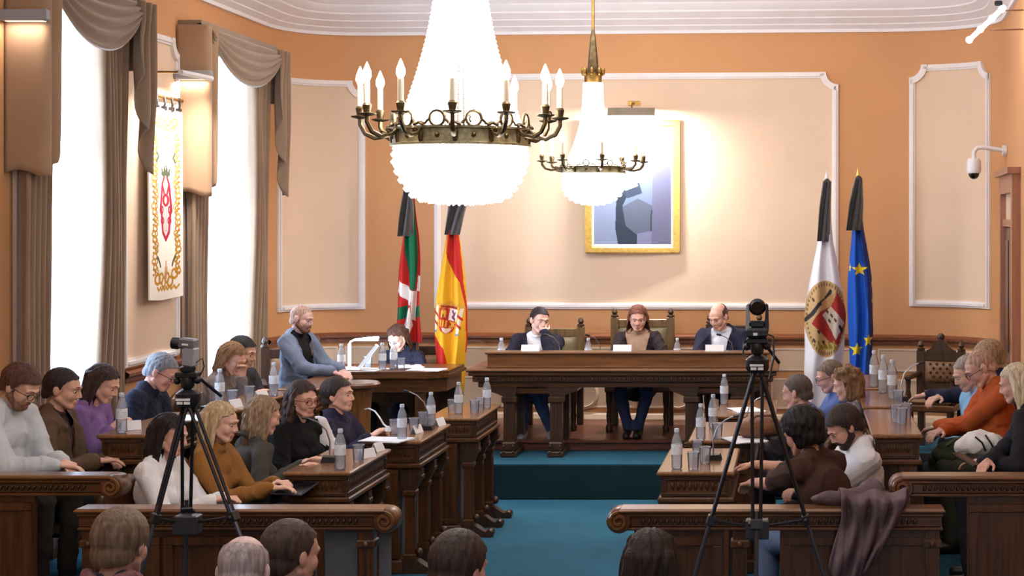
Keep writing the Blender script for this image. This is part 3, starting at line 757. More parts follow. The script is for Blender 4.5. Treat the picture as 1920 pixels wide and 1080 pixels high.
def es(P, fm):
    t = lambda pts: fm.to(P, pts)
    P.poly(t([(838, 380), (862, 380), (867, 531), (880, 656), (872, 662), (870, 578), (862, 527), (845, 490), (836, 445)]), REDS)
    P.poly(t([(810, 622), (832, 652), (842, 708), (852, 720), (852, 790), (810, 790)]), REDS)
    def E(x, y, rx, ry, c):
        (a, b_), (a2, _), (_, b2) = t([(x, y)])[0], t([(x+rx, y)])[0], t([(x, y+ry)])[0]; P.ell(a, b_, abs(a2-a), abs(b2-b_), c)
    ca, sa = math.cos(.16), math.sin(.16)
    L = lambda pts: t([(841+x*ca-y*sa, 597+x*sa+y*ca) for x, y in pts])
    box = lambda x0, x1, y0, y1, c: P.poly(L([(x0, y0), (x1, y0), (x1, y1), (x0, y1)]), c)
    for sx in (-1, 1):                      # pillars with ribbons
        box(sx*21-2.6, sx*21+2.6, -22, 26, (226, 218, 206)); box(sx*21-4, sx*21+4, -27, -22, (206, 160, 70)); box(sx*21-4, sx*21+4, 25, 29, (110, 130, 150))
        P.line(L([(sx*21-4, -8), (sx*21+4, -2)]), 2.2, (176, 50, 44)); P.line(L([(sx*21-4, 8), (sx*21+4, 14)]), 2.2, (176, 50, 44))
    P.poly(L([(-15, -19), (15, -19), (15, 14), (9, 24), (0, 29), (-9, 24), (-15, 14)]), (170, 46, 40))
    box(0, 15, -19, 3, (232, 224, 218)); P.line(L([(5, -14), (9, -8), (6, -3), (11, 0)]), 2.4, (110, 50, 90)); P.line(L([(11, -13), (8, -5)]), 1.8, (110, 50, 90))
    box(-11, -4, -14, -2, (214, 166, 60)); box(-9.5, -8, -17, -14, (214, 166, 60)); box(-7, -5.5, -17, -14, (214, 166, 60)); box(-8.5, -6.5, -8, -2, (120, 40, 40))
    for k in range(4): box(-15+k*4, -13+k*4, 3, 16, (222, 170, 50))
    P.line(L([(3, 6), (12, 14)]), 1.4, (214, 166, 60)); P.line(L([(12, 6), (3, 16)]), 1.4, (214, 166, 60)); P.line(L([(7.5, 4), (7.5, 18)]), 1.2, (214, 166, 60))
    P.poly(L([(-7, 18), (7, 18), (4, 25), (0, 28), (-4, 25)]), (226, 206, 198)); P.poly(L([(-14, -21), (14, -21), (17, -31), (9, -27), (0, -34), (-9, -27), (-17, -31)]), (196, 140, 56)); P.line(L([(-13, -22), (13, -22)]), 1.8, (150, 50, 44))
flag('red and yellow flag with coat of arms, hanging behind the chandelier bowl', 14.55, [(372, 840, 862), (440, 834, 863), (500, 826, 868), (560, 818, 872), (640, 814, 876), (720, 816, 872), (775, 824, 862)], YEL, es, 2, (852, 366, 860), [(376, 846, 880), (405, 843, 872), (440, 838, 864)])
def town(P, fm):
    t = lambda pts: fm.to(P, pts)
    pts = [(1548+39*math.cos(a), 598+72*math.sin(a)) for a in [2*math.pi*i/40 for i in range(40)]]
    P.poly(t(pts), (186, 156, 112))
    for k in range(46):
        a = 2*math.pi*k/46; P.line(t([(1548+33*math.cos(a), 598+64*math.sin(a)), (1548+34*math.cos(a), 598+67*math.sin(a))]), 1.6, (120, 96, 70))
    P.poly(t([(1553, 562), (1566, 546), (1586, 580), (1586, 606), (1572, 646), (1552, 640), (1522, 606), (1530, 592)]), (150, 44, 40))
    P.poly(t([(1540, 590), (1556, 574), (1583, 606), (1566, 636)]), (190, 178, 166)); P.line(t([(1573, 612), (1579, 620)]), 3, (40, 40, 50))
    P.line(t([(1512, 600), (1524, 588), (1536, 570), (1546, 562), (1556, 546)]), 3.2, (50, 44, 50)); P.poly(t([(1540, 566), (1556, 552), (1566, 548), (1556, 574), (1540, 582)]), (176, 140, 96))
    for k in range(7): P.line(t([(1532+k*5, 640+(k % 2)*8), (1535+k*5, 652)]), 2, (130, 120, 40))
    for x, y in ((1526, 560), (1532, 620), (1540, 640), (1524, 636), (1548, 582), (1556, 590), (1563, 598), (1552, 600)): P.line(t([(x, y), (x+2, y+3)]), 2, (80, 60, 50))
flag('white flag with a round tan and red emblem, on the right of the dais', 14.5, [(345, 1540, 1558), (455, 1531, 1562), (530, 1519, 1574), (590, 1510, 1586), (650, 1508, 1586), (700, 1505, 1580), (765, 1506, 1572)], (224, 224, 234), town, 2, (1550, 335, 1556), [(340, 1543, 1558), (390, 1536, 1557), (452, 1532, 1555)], WHITEP)
def eu(P, fm):
    t = lambda pts: fm.to(P, pts)
    def star(x, y, r, sq=1):
        P.poly(t([(x+(r if i % 2 == 0 else r*.42)*math.sin(math.pi*i/5)*sq, y-(r if i % 2 == 0 else r*.42)*math.cos(math.pi*i/5)) for i in range(10)]), (240, 214, 40))
    P.poly(t([(1618, 340), (1640, 340), (1650, 720), (1634, 720), (1622, 560), (1612, 430)]), (30, 52, 128))  # fold shade painted down the right side of the blue
    star(1612, 505, 13); star(1596, 502, 9, .35); star(1604, 655, 14); star(1629, 637, 13, .8); star(1633, 532, 9, .3); star(1635, 563, 7, .25)
flag('blue flag with yellow stars on the right of the dais', 14.4, [(345, 1600, 1616), (430, 1596, 1620), (520, 1592, 1632), (620, 1590, 1640), (725, 1592, 1636)], (36, 92, 196), eu, 2, (1609, 330, 1616), [(334, 1603, 1616), (380, 1592, 1618), (432, 1586, 1616)])
# ================================================================ tapestry banner on the left wall
P = Paint(150, 460, (234, 226, 216)); GO = (186, 134, 40); DG = (72, 78, 60); CR = (160, 34, 56)
def scroll_run(pts, w, c):
    P.line(pts, w, c)
r_ = random.Random(3)
for k in range(26):            # gold scroll border down both sides
    y = 66+k*13.2
    for sx, cx in ((1, 22), (-1, 128)):
        c = GO if y > 280 else (196, 152, 74); o = 6*math.sin(k*1.3)
        P.ring(cx+o, y, 5+3*r_.random(), 2.2, c); P.line([(cx-o, y-6), (cx+sx*8, y+2), (cx+o*.5, y+9)], 1.8, (150, 112, 52)); P.ell(cx-sx*7, y+5, 3+2*r_.random(), 3, (178, 104, 62) if k % 3 else (120, 110, 70), r_.random()*3)
for k in range(7): P.ring(30+k*15, 30+(k % 2)*7, 9, 3, (214, 166, 50)); P.ell(30+k*15, 46+(k % 3)*3, 5, 4, (220, 176, 66))
P.ring(75, 58, 11, 3, (206, 160, 60)); P.ell(75, 74, 4, 8, (210, 170, 80))
for k in range(6): P.ring(32+k*17, 420-(k % 2)*10-(8 if k in (0, 5) else 0), 11, 3.4, GO); P.line([(32+k*17, 431), (40+k*17, 438), (50+k*17, 430)], 2.6, GO)
P.line([(75, 372), (75, 412)], 3, (190, 130, 90)); P.line([(69, 385), (69, 412)], 2, GO); P.line([(81, 385), (81, 412)], 2, GO)
for sx in (-1, 1):
    P.line([(75+sx*45, 108), (75+sx*38, 118), (75+sx*46, 128)], 3, DG); P.line([(75+sx*44, 360), (75+sx*36, 372), (75+sx*32, 382)], 3, DG)
P.poly([(54, 190), (96, 190), (92, 300), (75, 318), (58, 300)], (226, 194, 194)); P.line([(54, 190), (47, 235), (57, 300), (75, 318), (93, 300), (103, 235), (96, 190)], 5, CR)
P.line([(70, 205), (70, 296), (80, 296), (80, 205)], 2, (170, 160, 160)); P.ell(75, 222, 20, 16, CR); P.ell(75, 222, 8, 9, (224, 180, 180))
for sx in (-1, 1): P.line([(75+sx*8, 166), (75+sx*20, 183), (75+sx*10, 204)], 4.4, CR); P.ring(75+sx*24, 246, 8, 3, CR); P.ring(75+sx*20, 272, 7, 3, CR)
P.line([(55, 158), (95, 158)], 5, DG); P.line([(53, 148), (62, 164), (69, 142), (75, 160), (82, 142), (88, 164), (97, 148)], 3.6, DG); P.line([(70, 140), (70, 134)], 2, DG); P.line([(79, 140), (79, 134)], 2, DG)
TA, TB, ZT, ZB = 11.78, 12.47, 3.17, 1.74
T = thing('tapestry_banner', 'white tapestry with gold scroll border and crimson coat of arms, hung between the two windows', 'tapestry')
def tpos(u, v):
    bell = .0+.022*math.sin(math.pi*u)*(v > .9)
    return wallpt(TA-.06*v+(TB-TA)*u, .06+.03*v+.01*math.sin(u*7)+(-.02*math.sin(math.pi*u)*max(0, v-.85)*6), ZT-(ZT-ZB)*v-.05*math.sin(math.pi*u)*max(0, v-.9)*3)
P.sheet('cloth', tpos, colmat('embroidered_cloth', .85), T, .012)
b = MB(); b.tube([wallpt(TA-.05, .05, ZT+.09), wallpt(TB+.07, .05, ZT+.09)], .013, 10); b.build('rod', BRASS, T, smooth=True)
for y in (TA-.06, TB+.08):
    b = MB(); p = wallpt(y, .05, ZT+.09); b.ball(p, .032, 10, 8); b.build('rod_finial', BRASS, T, smooth=True)
for k in range(5):
    y = TA+.03+(TB-TA-.06)*k/4; b = MB(); p = wallpt(y, .05, ZT+.045); b.tube([(p[0], p[1], p[2]-.05), (p[0]+.012, p[1], p[2]), (p[0]+.005, p[1], p[2]+.06)], .009, 6); b.box(p[0]-.01, p[0]+.02, p[1]-.022, p[1]+.022, p[2]-.055, p[2]-.02, .003); b.build('hook', BLACKM, T)
# brass picture light over the tapestry
T = thing('tapestry_light', 'slim brass bracket light above the tapestry', 'lamp')
p = wallpt(11.75, 0, 3.42); b = MB(); b.box(p[0]+.002, p[0]+.02, p[1]-.035, p[1]+.035, p[2]-.07, p[2]+.09, .004); b.build('wall_plate', BRASS, T)
e = wallpt(12.3, .32, 3.42); b = MB(); b.tube([(p[0]+.02, p[1], p[2]), (p[0]+.3, p[1]+.05, p[2]+.0)], .008, 8); b.build('arm', BRASS, T, smooth=True)
q = (p[0]+.3, p[1]+.05, p[2]); b = MB(); b.tube([(q[0], q[1]-.02, q[2]), (q[0]+.02, q[1]+.55, q[2]+.0)], .02, 10); b.build('tube_shade', WHITEP, T, smooth=True)
area('tapestry_light', (q[0]+.03, 12.1, q[2]-.04), (wallpt(12.1, 0, 2.6)), .5, 22, (1, .95, .88), .05, 120)
# pale lamp bars fixed before the near ends of both pelmets
for (yy, zz, lb) in ((12.50, 3.46, 'pale grey lamp bar beside the pelmet right of the tapestry'), (9.58, 3.56, 'pale grey lamp bar in the upper left corner before the near pelmet')):
    T = thing('lamp_bar', lb, 'lamp'); p = wallpt(yy, 0, zz)
    b = MB(); b.box(p[0]+.02, p[0]+.30, p[1]-.05, p[1], p[2]-.035, p[2]+.035, .01); b.build('housing', GREYP, T)
    b = MB(); b.box(p[0]+.001, p[0]+.02, p[1]-.04, p[1]-.01, p[2]-.03, p[2]+.03, .004); b.build('bracket', GREYP, T)
    b = MB(); b.box(p[0]+.05, p[0]+.28, p[1]-.045, p[1]-.005, p[2]-.040, p[2]-.035); b.build('diffuser', emission('warm_diffuser', (255, 236, 214), 1.2), T)
    area('lamp_bar_light', (p[0]+.15, p[1]-.02, p[2]-.05), (p[0]+.15, p[1]+.25, p[2]-1.2), .24, 1.2, (1, .9, .8), .05)
# ================================================================ portrait and its lamp
YW = lambda px: WP.off(WP.s_px(px), 0, 0)[1]
Yp = YW(1186)-.05
T = thing('framed_portrait', 'gilt framed portrait of a standing man in a grey suit', 'painting')
def R(px0, px1, py0, py1):
    a, c = at(px0, py0, Yp), at(px1, py1, Yp); return a[0], c[0], c[2], a[2]
x0, x1, z0, z1 = R(1097, 1275, 225, 475)
b = MB()
for (a, c, d, e) in ((x0, x0+.065, z0, z1), (x1-.065, x1, z0, z1), (x0+.065, x1-.065, z0, z0+.065), (x0+.065, x1-.065, z1-.065, z1)): b.box(a, c, Yp-.02, Yp+.045, d, e, .012)
b.build('frame', GOLD, T)
b = MB()
for (a, c, d, e) in ((x0+.06, x0+.085, z0+.06, z1-.06), (x1-.085, x1-.06, z0+.06, z1-.06), (x0+.085, x1-.085, z0+.06, z0+.085), (x0+.085, x1-.085, z1-.085, z1-.06)): b.box(a, c, Yp-.005, Yp+.03, d, e, .004)
b.build('slip', mat('cream_slip', (236, 226, 200), .5), T)
P = Paint(160, 235, (112, 116, 148)); tp = lambda pts: [((x-1109)/153*160, (y-237)/225*235) for x, y in pts]
P.poly(tp([(1109, 380), (1160, 360), (1160, 470), (1109, 470)]), (122, 134, 166)); P.poly(tp([(1225, 237), (1265, 237), (1265, 470), (1222, 470)]), (96, 98, 126))
P.poly(tp([(1154, 372), (1168, 362), (1196, 368), (1194, 462), (1158, 462), (1152, 430)]), (44, 54, 70))
P.poly(tp([(1176, 322), (1200, 300), (1222, 304), (1227, 320), (1222, 350), (1222, 434), (1192, 440), (1172, 424), (1166, 386), (1176, 366)]), (104, 118, 146))
P.poly(tp([(1196, 372), (1224, 386), (1222, 434), (1192, 440), (1172, 424), (1166, 388)]), (84, 92, 112))
P.poly(tp([(1172, 350), (1198, 342), (1204, 362), (1176, 372), (1166, 362)]), (52, 62, 82)); P.poly(tp([(1168, 350), (1194, 342), (1196, 348), (1172, 357)]), (226, 226, 232))
P.poly(tp([(1188, 302), (1202, 300), (1192, 330)]), (230, 230, 236)); P.ell(*tp([(1197, 283)])[0], 13, 19, (196, 152, 128)); P.poly(tp([(1184, 276), (1188, 262), (1202, 259), (1210, 270), (1209, 282), (1205, 272), (1194, 268)]), (110, 104, 104))
P.line(tp([(1222, 395), (1221, 434)]), 1.5, (50, 58, 74))
P.sheet('canvas', lambda u, v: (x0+.075+(x1-x0-.15)*u, Yp+.005, z1-.075-(z1-z0-.15)*v), colmat('painted_canvas', .45), T, .006)
T = thing('picture_light', 'brass picture light above the gilt framed portrait', 'lamp')
a = at(1140, 204, Yp-.2); c = at(1228, 217, Yp-.2); b = MB()
b.prism([(Yp-.26, c[2]), (Yp-.14, c[2]+.005), (Yp-.16, a[2]), (Yp-.22, a[2]+.008)], a[0], c[0], 'yz'); b.build('shade', mat('satin_brass', (176, 166, 146), .3, .9), T)
b = MB(); xm = (a[0]+c[0])/2; b.tube([(xm, Yp-.18, a[2]), (xm, Yp-.12, a[2]+.06), (xm, Yp+.05, a[2]+.07)], .008, 8); b.build('arm', BRASS, T, smooth=True)
b = MB(); b.box(xm-.06, xm+.06, Yp+.03, Yp+.05, a[2]+.05, a[2]+.09, .004); b.build('wall_plate', BRASS, T)
b = MB(); b.tube([(a[0]+.03, Yp-.2, c[2]-.006), (c[0]-.03, Yp-.2, c[2]-.006)], .012, 8); b.build('tube_lamp', emission('picture_tube', (255, 244, 226), 12), T)
area('picture_light', (xm, Yp-.2, c[2]-.03), (xm, Yp+.05, c[2]-.55), .42, 75, (1, .94, .88), .06)
# ================================================================ chandeliers
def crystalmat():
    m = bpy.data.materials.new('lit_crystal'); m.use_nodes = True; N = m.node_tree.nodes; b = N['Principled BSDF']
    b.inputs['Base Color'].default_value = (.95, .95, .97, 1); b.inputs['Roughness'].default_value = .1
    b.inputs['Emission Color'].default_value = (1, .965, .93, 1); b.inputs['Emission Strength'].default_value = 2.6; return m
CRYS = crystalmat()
RINGM = mat('pale_green_bronze', (164, 156, 124), .45, .5, var=.4, scale=30, bump=.4, bscale=60)
SLEEVE = mat('ivory_candle_sleeve', (246, 232, 206), .5, var=.03)
BULB = emission('candle_bulb', (255, 240, 220), 25)
def bead(b, p, r, h):
    b.add([(p[0], p[1], p[2]+h), (p[0]+r, p[1], p[2]), (p[0], p[1]+r, p[2]), (p[0]-r, p[1], p[2]), (p[0], p[1]-r, p[2]), (p[0], p[1], p[2]-h)], [(0, 1, 2), (0, 2, 3), (0, 3, 4), (0, 4, 1), (5, 2, 1), (5, 3, 2), (5, 4, 3), (5, 1, 4)])
def chandelier(label, c, r, ra, zring, hring, zcrown, rcrown, zvase, bowl, n_arms, arm_h, rot, bright):
    T = thing('crystal_chandelier', label, 'chandelier', c)
    b = MB(); b.lathe([(r-.012, 0), (r+.012, 0), (r+.012, hring*.12), (r, hring*.16), (r, hring*.84), (r+.012, hring*.88), (r+.014, hring), (r-.012, hring), (r-.012, 0)], seg=40, caps=False); rg = b.build('ring', RINGM, T, smooth=True)
    b = MB()
    for k in range(n_arms):       # openwork cresting on top of the ring
        a = 2*math.pi*(k+.5)/n_arms+rot; ca, sa = math.cos(a), math.sin(a); tx, ty = -sa, ca
        s = hring*.42
        b.tube([(r*ca+tx*s*math.cos(t), r*sa+ty*s*math.cos(t), hring+s*.9+s*math.sin(t)) for t in [2*math.pi*i/12 for i in range(12)]], s*.22, 5, True)
        for sg in (-1, 1):
            b.tube([(r*ca+sg*tx*s*(1+2.2*t), r*sa+sg*ty*s*(1+2.2*t), hring+s*.7*(1-t)*abs(math.cos(t*5))+.004) for t in [i/8 for i in range(9)]], s*.2, 5)
    o = b.build('cresting', BRONZE, rg, smooth=True); o['kind'] = 'stuff'
    b = MB()
    for k in range(n_arms*2):
        a = 2*math.pi*k/(n_arms*2)+rot; b.ball((r*math.cos(a), r*math.sin(a), hring*.5), (.014 if k % 2 == 0 else .012, .014 if k % 2 == 0 else .012, hring*(.5 if k % 2 == 0 else .16)), 8, 5)
    o = b.build('ring_ornament', BRONZE, rg, smooth=True); o['kind'] = 'stuff'
    b = MB(); n = 60
    for k in range(n):            # tent of bead strands, then the bowl
        a = 2*math.pi*k/n; h0, h1 = hring*.7, zcrown-zring; m = int((h1-h0)/.022)
        for i in range(m+1):
            t = i/m; rr = (r-.02)*(1-t)+rcrown*t-.30*(r-rcrown)*math.sin(math.pi*t)*.9
            bead(b, (rr*math.cos(a), rr*math.sin(a), h0+(h1-h0)*t), .011*(1-.35*t), .0145)
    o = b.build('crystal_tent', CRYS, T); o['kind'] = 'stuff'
    b = MB()
    for (rr, z0, z1) in bowl:
        n = max(8, int(2*math.pi*rr/.028))
        for k in range(n):
            a = 2*math.pi*k/n; m = max(1, int((z0-z1)/.022))
            for i in range(m+1): bead(b, (rr*math.cos(a), rr*math.sin(a), z0-(z0-z1)*i/m), .0135, .017)
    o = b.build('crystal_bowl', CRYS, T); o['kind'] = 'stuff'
    b = MB(); hc = zcrown-zring
    b.lathe([(rcrown*.95, hc-.02), (rcrown*1.05, hc), (rcrown*.9, hc+.02), (rcrown*.95, hc+.09)], seg=20, caps=False)
    for k in range(8):
        a = 2*math.pi*k/8; b.ball((rcrown*1.05*math.cos(a), rcrown*1.05*math.sin(a), hc+.10), (.016, .016, .035), 6, 5)
    b.build('crown', BRASS, T, smooth=True)
    b = MB(); hv = zvase-zring; b.lathe([(.03, hc), (rcrown*.62, hc+.1), (rcrown*.5, hc+(hv-hc)*.55), (.02, hv), (.012, hv+.05)], seg=14)
    b.build('stem', BRONZE, T, smooth=True)
    b = MB(); b.tube([(0, 0, hv), (0, 0, ZCEIL-zring)], .012, 8); b.build('rod', BRASS, T, smooth=True)
    b = MB(); b.lathe([(.10, ZCEIL-zring), (.09, ZCEIL-zring-.04), (.02, ZCEIL-zring-.07)], seg=16); b.build('canopy', BRASS, T, smooth=True)
    for k in range(n_arms):
        a = 2*math.pi*k/n_arms+rot; ca, sa = math.cos(a), math.sin(a); w = ra-r
        pts = [(r+.005, hring*.8), (r+w*.25, hring*.55), (r+w*.55, hring*.45), (r+w*.85, hring*.7), (ra, hring*1.2), (ra, hring*1.5)]
        P2 = []
        for i in range(len(pts)-1):
            for t in (0, .5): P2.append((pts[i][0]*(1-t)+pts[i+1][0]*t, pts[i][1]*(1-t)+pts[i+1][1]*t))
        P2.append(pts[-1])
        b = MB(); b.tube([(x*ca, x*sa, z) for x, z in P2], .011, 6)
        b.tube([((r+w*.3+.5*w*t*math.cos(t*4))*ca, (r+w*.3+.5*w*t*math.cos(t*4))*sa, hring*.6+hring*.3*math.sin(t*5)) for t in [i/10 for i in range(11)]], .006, 5)
        am = b.build('arm', BRONZE, T, smooth=True)
        X, Y = ra*ca, ra*sa; zc = hring*1.5
        b = MB(); b.lathe([(.012, zc), (.042, zc+.008), (.044, zc+.014), (.016, zc+.018), (.022, zc+.05), (.015, zc+.06)], (X, Y, 0), 12); b.build('candle_cup', BRONZE, am, smooth=True)
        b = MB(); b.lathe([(.014, zc+.058), (.014, zc+.058+arm_h)], (X, Y, 0), 10); b.build('candle_sleeve', SLEEVE, am, smooth=True)
        b = MB(); z = zc+.058+arm_h; b.lathe([(.010, z), (.021, z+.025), (.020, z+.045), (.010, z+.07), (.002, z+.09)], (X, Y, 0), 10); b.build('bulb', BULB, am, smooth=True)
    for dz, p in ((.25, .5), (-.12, .5)): point('chandelier_light', (c[0], c[1], c[2]+dz), bright*p, (1, .93, .84), .12)
    for k in range(4):
        a = math.pi/4+math.pi/2*k; point('candle_light', (c[0]+ra*math.cos(a), c[1]+ra*math.sin(a), c[2]+hring*1.5+arm_h+.17), bright*.16, (1, .92, .82), .06)
    return T
Yb = 7.6; cb = at(864, 275, Yb)
chandelier('large glowing crystal chandelier hanging nearest, with a bronze ring of candle arms', cb, .317, .465, cb[2], .085, cb[2]+1.12, .10, cb[2]+1.4,
           [(.305, -.012, -.075), (.312, -.04, -.075), (.298, -.03, -.12), (.28, -.06, -.16), (.255, -.09, -.20), (.23, -.13, -.23), (.19, -.16, -.25), (.15, -.19, -.255), (.11, -.21, -.26), (.06, -.22, -.265)], 12, .10, .13, 60)
Ys = 12.6; cs = at(1112, 325, Ys)
chandelier('smaller crystal chandelier hanging farther, before the portrait', cs, .245, .40, cs[2], .055, cs[2]+.70, .075, cs[2]+1.08,
           [(.235, -.01, -.08), (.23, -.03, -.13), (.215, -.07, -.17), (.18, -.11, -.20), (.14, -.15, -.22), (.09, -.18, -.235), (.04, -.2, -.24)], 8, .09, .3, 55)
# ================================================================ devices on the right wall
T = thing('surveillance_camera', 'white dome surveillance camera on an arm in the right corner', 'camera')
Yc = 14.2; p = at(1826, 312, Yc); wq = at(1864, 283, Yc+.05)
b = MB(); b.lathe([(.05, .07), (.062, .05), (.066, -.03), (.06, -.06)], p, 20); b.build('housing', WHITEP, T, smooth=True)
b = MB(); b.ball((p[0], p[1], p[2]-.06), (.05, .05, .055), 16, 10); b.build('dome', mat('smoked_dome', (14, 10, 12), .1, coat=.6), T, smooth=True)
b = MB(); b.tube([(p[0], p[1], p[2]+.06), (p[0], p[1], p[2]+.13), (p[0]+.03, p[1], p[2]+.165), (p[0]+.08, p[1], p[2]+.17), (1.83, p[1]+.02, p[2]+.14)], .02, 10); b.build('arm', WHITEP, T, smooth=True)
b = MB(); b.lathe([(.05, 1.80), (.05, 1.832)], (0, p[1]+.02, p[2]+.14), 16, 'x'); b.build('wall_plate', WHITEP, T, smooth=True)
T = thing('wall_floodlight', 'bright tube floodlight on two thin rods, top right corner', 'lamp')
Yf = 12.5; a = at(1814, 78, Yf); c = at(1884, 12, Yf)
b = MB(); b.tube([a, c], .018, 10); b.build('tube_lamp', emission('flood_tube', (255, 250, 246), 14), T, smooth=True)
va, vc = Vector(a), Vector(c)
for t in (.05, .35, .65, .92):
    b = MB(); q = va.lerp(vc, t); b.ball(q, (.028, .028, .028), 10, 8); b.build('glass_bulb', emission('flood_bulb', (255, 250, 246), 10), T, smooth=True)
b = MB(); q = at(1872, 6, Yf+.06); b.box(q[0]-.03, q[0]+.03, Yf+.045, Yf+.08, q[2]-.02, q[2]+.02, .008); b.build('housing', BLACKM, T)
for (px, py, py2) in ((1856, 56, 54), (1884, 20, 18)):
    q = at(px, py, Yf); b = MB(); b.tube([(q[0], Yf, q[2]), (rwX(Yf)-.0, Yf, q[2]+.005)], .006, 6); b.build('rod', mat('thin_brown_rod', (120, 80, 56), .4), T)
point('floodlight', at(1835, 60, Yf-.2), 5, (1, .95, .9), .05)
# ================================================================ camera tripods
def tripod(label, px, Y, apex_py, feet, zspread, camkind):
    ap = at(px, apex_py, Y); T = thing('tripod', label, 'tripod', (ap[0], Y, 0)); A = Vector((0, 0, ap[2]))
    b = MB(); b.lathe([(.045, -.05), (.055, -.03), (.055, .01), (.03, .03)], A, 16); b.build('crown', BLACKM, T, smooth=True)
    b = MB(); b.lathe([(.018, .03), (.03, .045), (.03, .085), (.022, .10)], A, 12); b.box(A.x-.05, A.x+.05, -.03, .03, A.z+.085, A.z+.113, .006); b.ball((.045, 0, A.z+.075), .02, 8, 6); b.ball((-.05, 0, A.z+.07), .018, 8, 6); b.build('fluid_head', BLACKP, T, smooth=True)
    b = MB(); b.tube([(.02, .03, A.z+.1), (.10, .16, A.z-.02)], .008, 8); b.build('pan_handle', BLACKM, T)
    for (fx, fy) in feet:
        D = Vector((fx, fy, 0)); u = (D-A).normalized(); t = u.cross(Vector((0, 0, 1))).normalized()
        K = A.lerp(D, (ap[2]-zspread)/ap[2]); b = MB()
        for s in (-1, 1): b.tube([A+t*.025*s+u*.03, K+t*.018*s], .0085, 8)
        lg = b.build('leg', BLACKM, T, smooth=True)
        b = MB(); b.tube([K-u*.06, D-u*.03], .010, 8); b.build('lower_leg', mat('steel_grey_tube', (92, 96, 108), .3, .8), lg, smooth=True)
        b = MB(); M = Matrix.Translation(K) @ u.to_track_quat('Z', 'Y').to_matrix().to_4x4(); b.obox(M, .055, .035, .05, .006); b.ball(K+t*.03, .012, 8, 6); b.build('leg_lock', BLACKP, lg)
        b = MB(); b.ball(D+Vector((0, 0, .015)), (.022, .022, .015), 10, 6); b.build('rubber_foot', BLACKP, lg, smooth=True)
    b = MB(); zc = zspread+.02
    for (fx, fy) in feet:
        K = A.lerp(Vector((fx, fy, 0)), (ap[2]-zspread)/ap[2]); b.tube([(0, 0, zc-.06), K], .007, 6)
    b.build('spreader', BLACKM, T)
    b = MB(); b.box(-.055, .055, -.04, .04, zc-.11, zc-.02, .006); b.build('accessory_box', mat('grey_black_box', (52, 54, 60), .4), T)
    b = MB(); b.box(-.03, -.003, -.058, -.052, A.z-.035, A.z-.022); b.box(.003, .03, -.058, -.052, A.z-.035, A.z-.022); b.box(-.034, .03, -.058, -.052, A.z-.018, A.z-.008); b.build('sticker', emission('white_tape', (250, 250, 255), .9) if 0 else PAPER, T)
    return T, A, ap
T, A, ap = tripod('black camera tripod standing before the left inner rail', 352, 7.55, 742, [(-.31, -.25), (-.10, .22), (.62, -.12)], .95, 0)
# broadcast camera on the left tripod: tilted grey body, dark lens barrel
z = ap[2]; y = 7.55; x = ap[0]
C = thing('broadcast_camera', 'grey remote camera with a thick black lens, on the left tripod', 'camera', (x, y, z+.115)); C.scale = (.66, .66, .66)
b = MB(); b.lathe([(.05, 0), (.055, .01), (.055, .03), (.04, .04)], (0, 0, 0), 16); b.build('base', BLACKP, C, smooth=True)
b = MB(); M = Matrix.Translation((.02, 0, .105)) @ Matrix.Rotation(.12, 4, 'Y'); b.obox(M, .075, .10, .14, .012); b.build('yoke', GREYP, C)
M = Matrix.Translation((.005, 0, .20)) @ Matrix.Rotation(.10, 4, 'Y'); b = MB(); b.obox(M, .11, .10, .075, .012); h = b.build('head', mat('mid_grey_plastic', (110, 110, 116), .4), C)
t = MB().lathe([(.038, 0), (.042, .01), (.042, .05), (.036, .055)], (0, 0, 0), 18); M = Matrix.Translation((-.05, -.02, .20)) @ Matrix.Rotation(-math.pi/2+.1, 4, 'Y'); b = MB(); b.add([M @ Vector(v) for v in t.v], t.f); b.build('lens', BLACKP, C, smooth=True)
b = MB(); b.obox(Matrix.Translation((0, -.054, .195)) @ Matrix.Rotation(.1, 4, 'Y'), .045, .006, .012); b.build('badge', PAPER, C)
b = MB(); b.tube([(.05, .02, .06), (.09, .04, .09), (.10, .05, .03), (.07, .03, -.05)], .005, 6); b.build('cable', BLACKP, C)
T, A, ap = tripod('black camera tripod standing before the right inner rail', 1420, 7.55, 678, [(-.49, -.05), (.0, -.30), (.52, -.03)], .93, 1)
z = ap[2]; x = ap[0]
C = thing('robotic_camera', 'black robotic camera with a ball lens in a fork, on the right tripod', 'camera', (x, y, z+.115)); C.scale = (.92, .92, .92)
b = MB(); b.box(-.055, .055, -.05, .05, 0, .05, .012); b.build('base', BLACKP, C)
for s in (-1, 1):
    b = MB(); b.prism([(s*.030, .05), (s*.058, .03), (s*.060, .06), (s*.056, .165), (s*.044, .175), (s*.040, .10)], -.03, .03, 'xz'); b.build('fork_arm', GREYP if s < 0 else BLACKP, C)
b = MB(); b.box(-.04, .04, -.03, .03, .05, .085, .008); b.build('fork_bridge', BLACKP, C)
b = MB(); b.ball((0, 0, .155), .044, 18, 12); hd = b.build('ball_head', BLACKP, C, smooth=True)
b = MB(); b.lathe([(.03, -.052), (.03, -.035)], (0, 0, .155), 18, 'y'); b.build('lens', mat('lens_glass', (10, 8, 10), .05, coat=1), hd, smooth=True)
b = MB(); b.box(-.02, .002, -.053, -.05, .012, .026); b.build('badge', PAPER, C)
b = MB(); b.tube([(.03, .04, .02), (.08, .05, .0), (.085, .03, -.10), (.06, .02, -.22)], .005, 6); b.tube([(-.02, .04, .01), (-.07, .05, -.03), (-.075, .02, -.09), (-.05, 0, -.1)], .005, 6); b.build('cable', BLACKP, C)
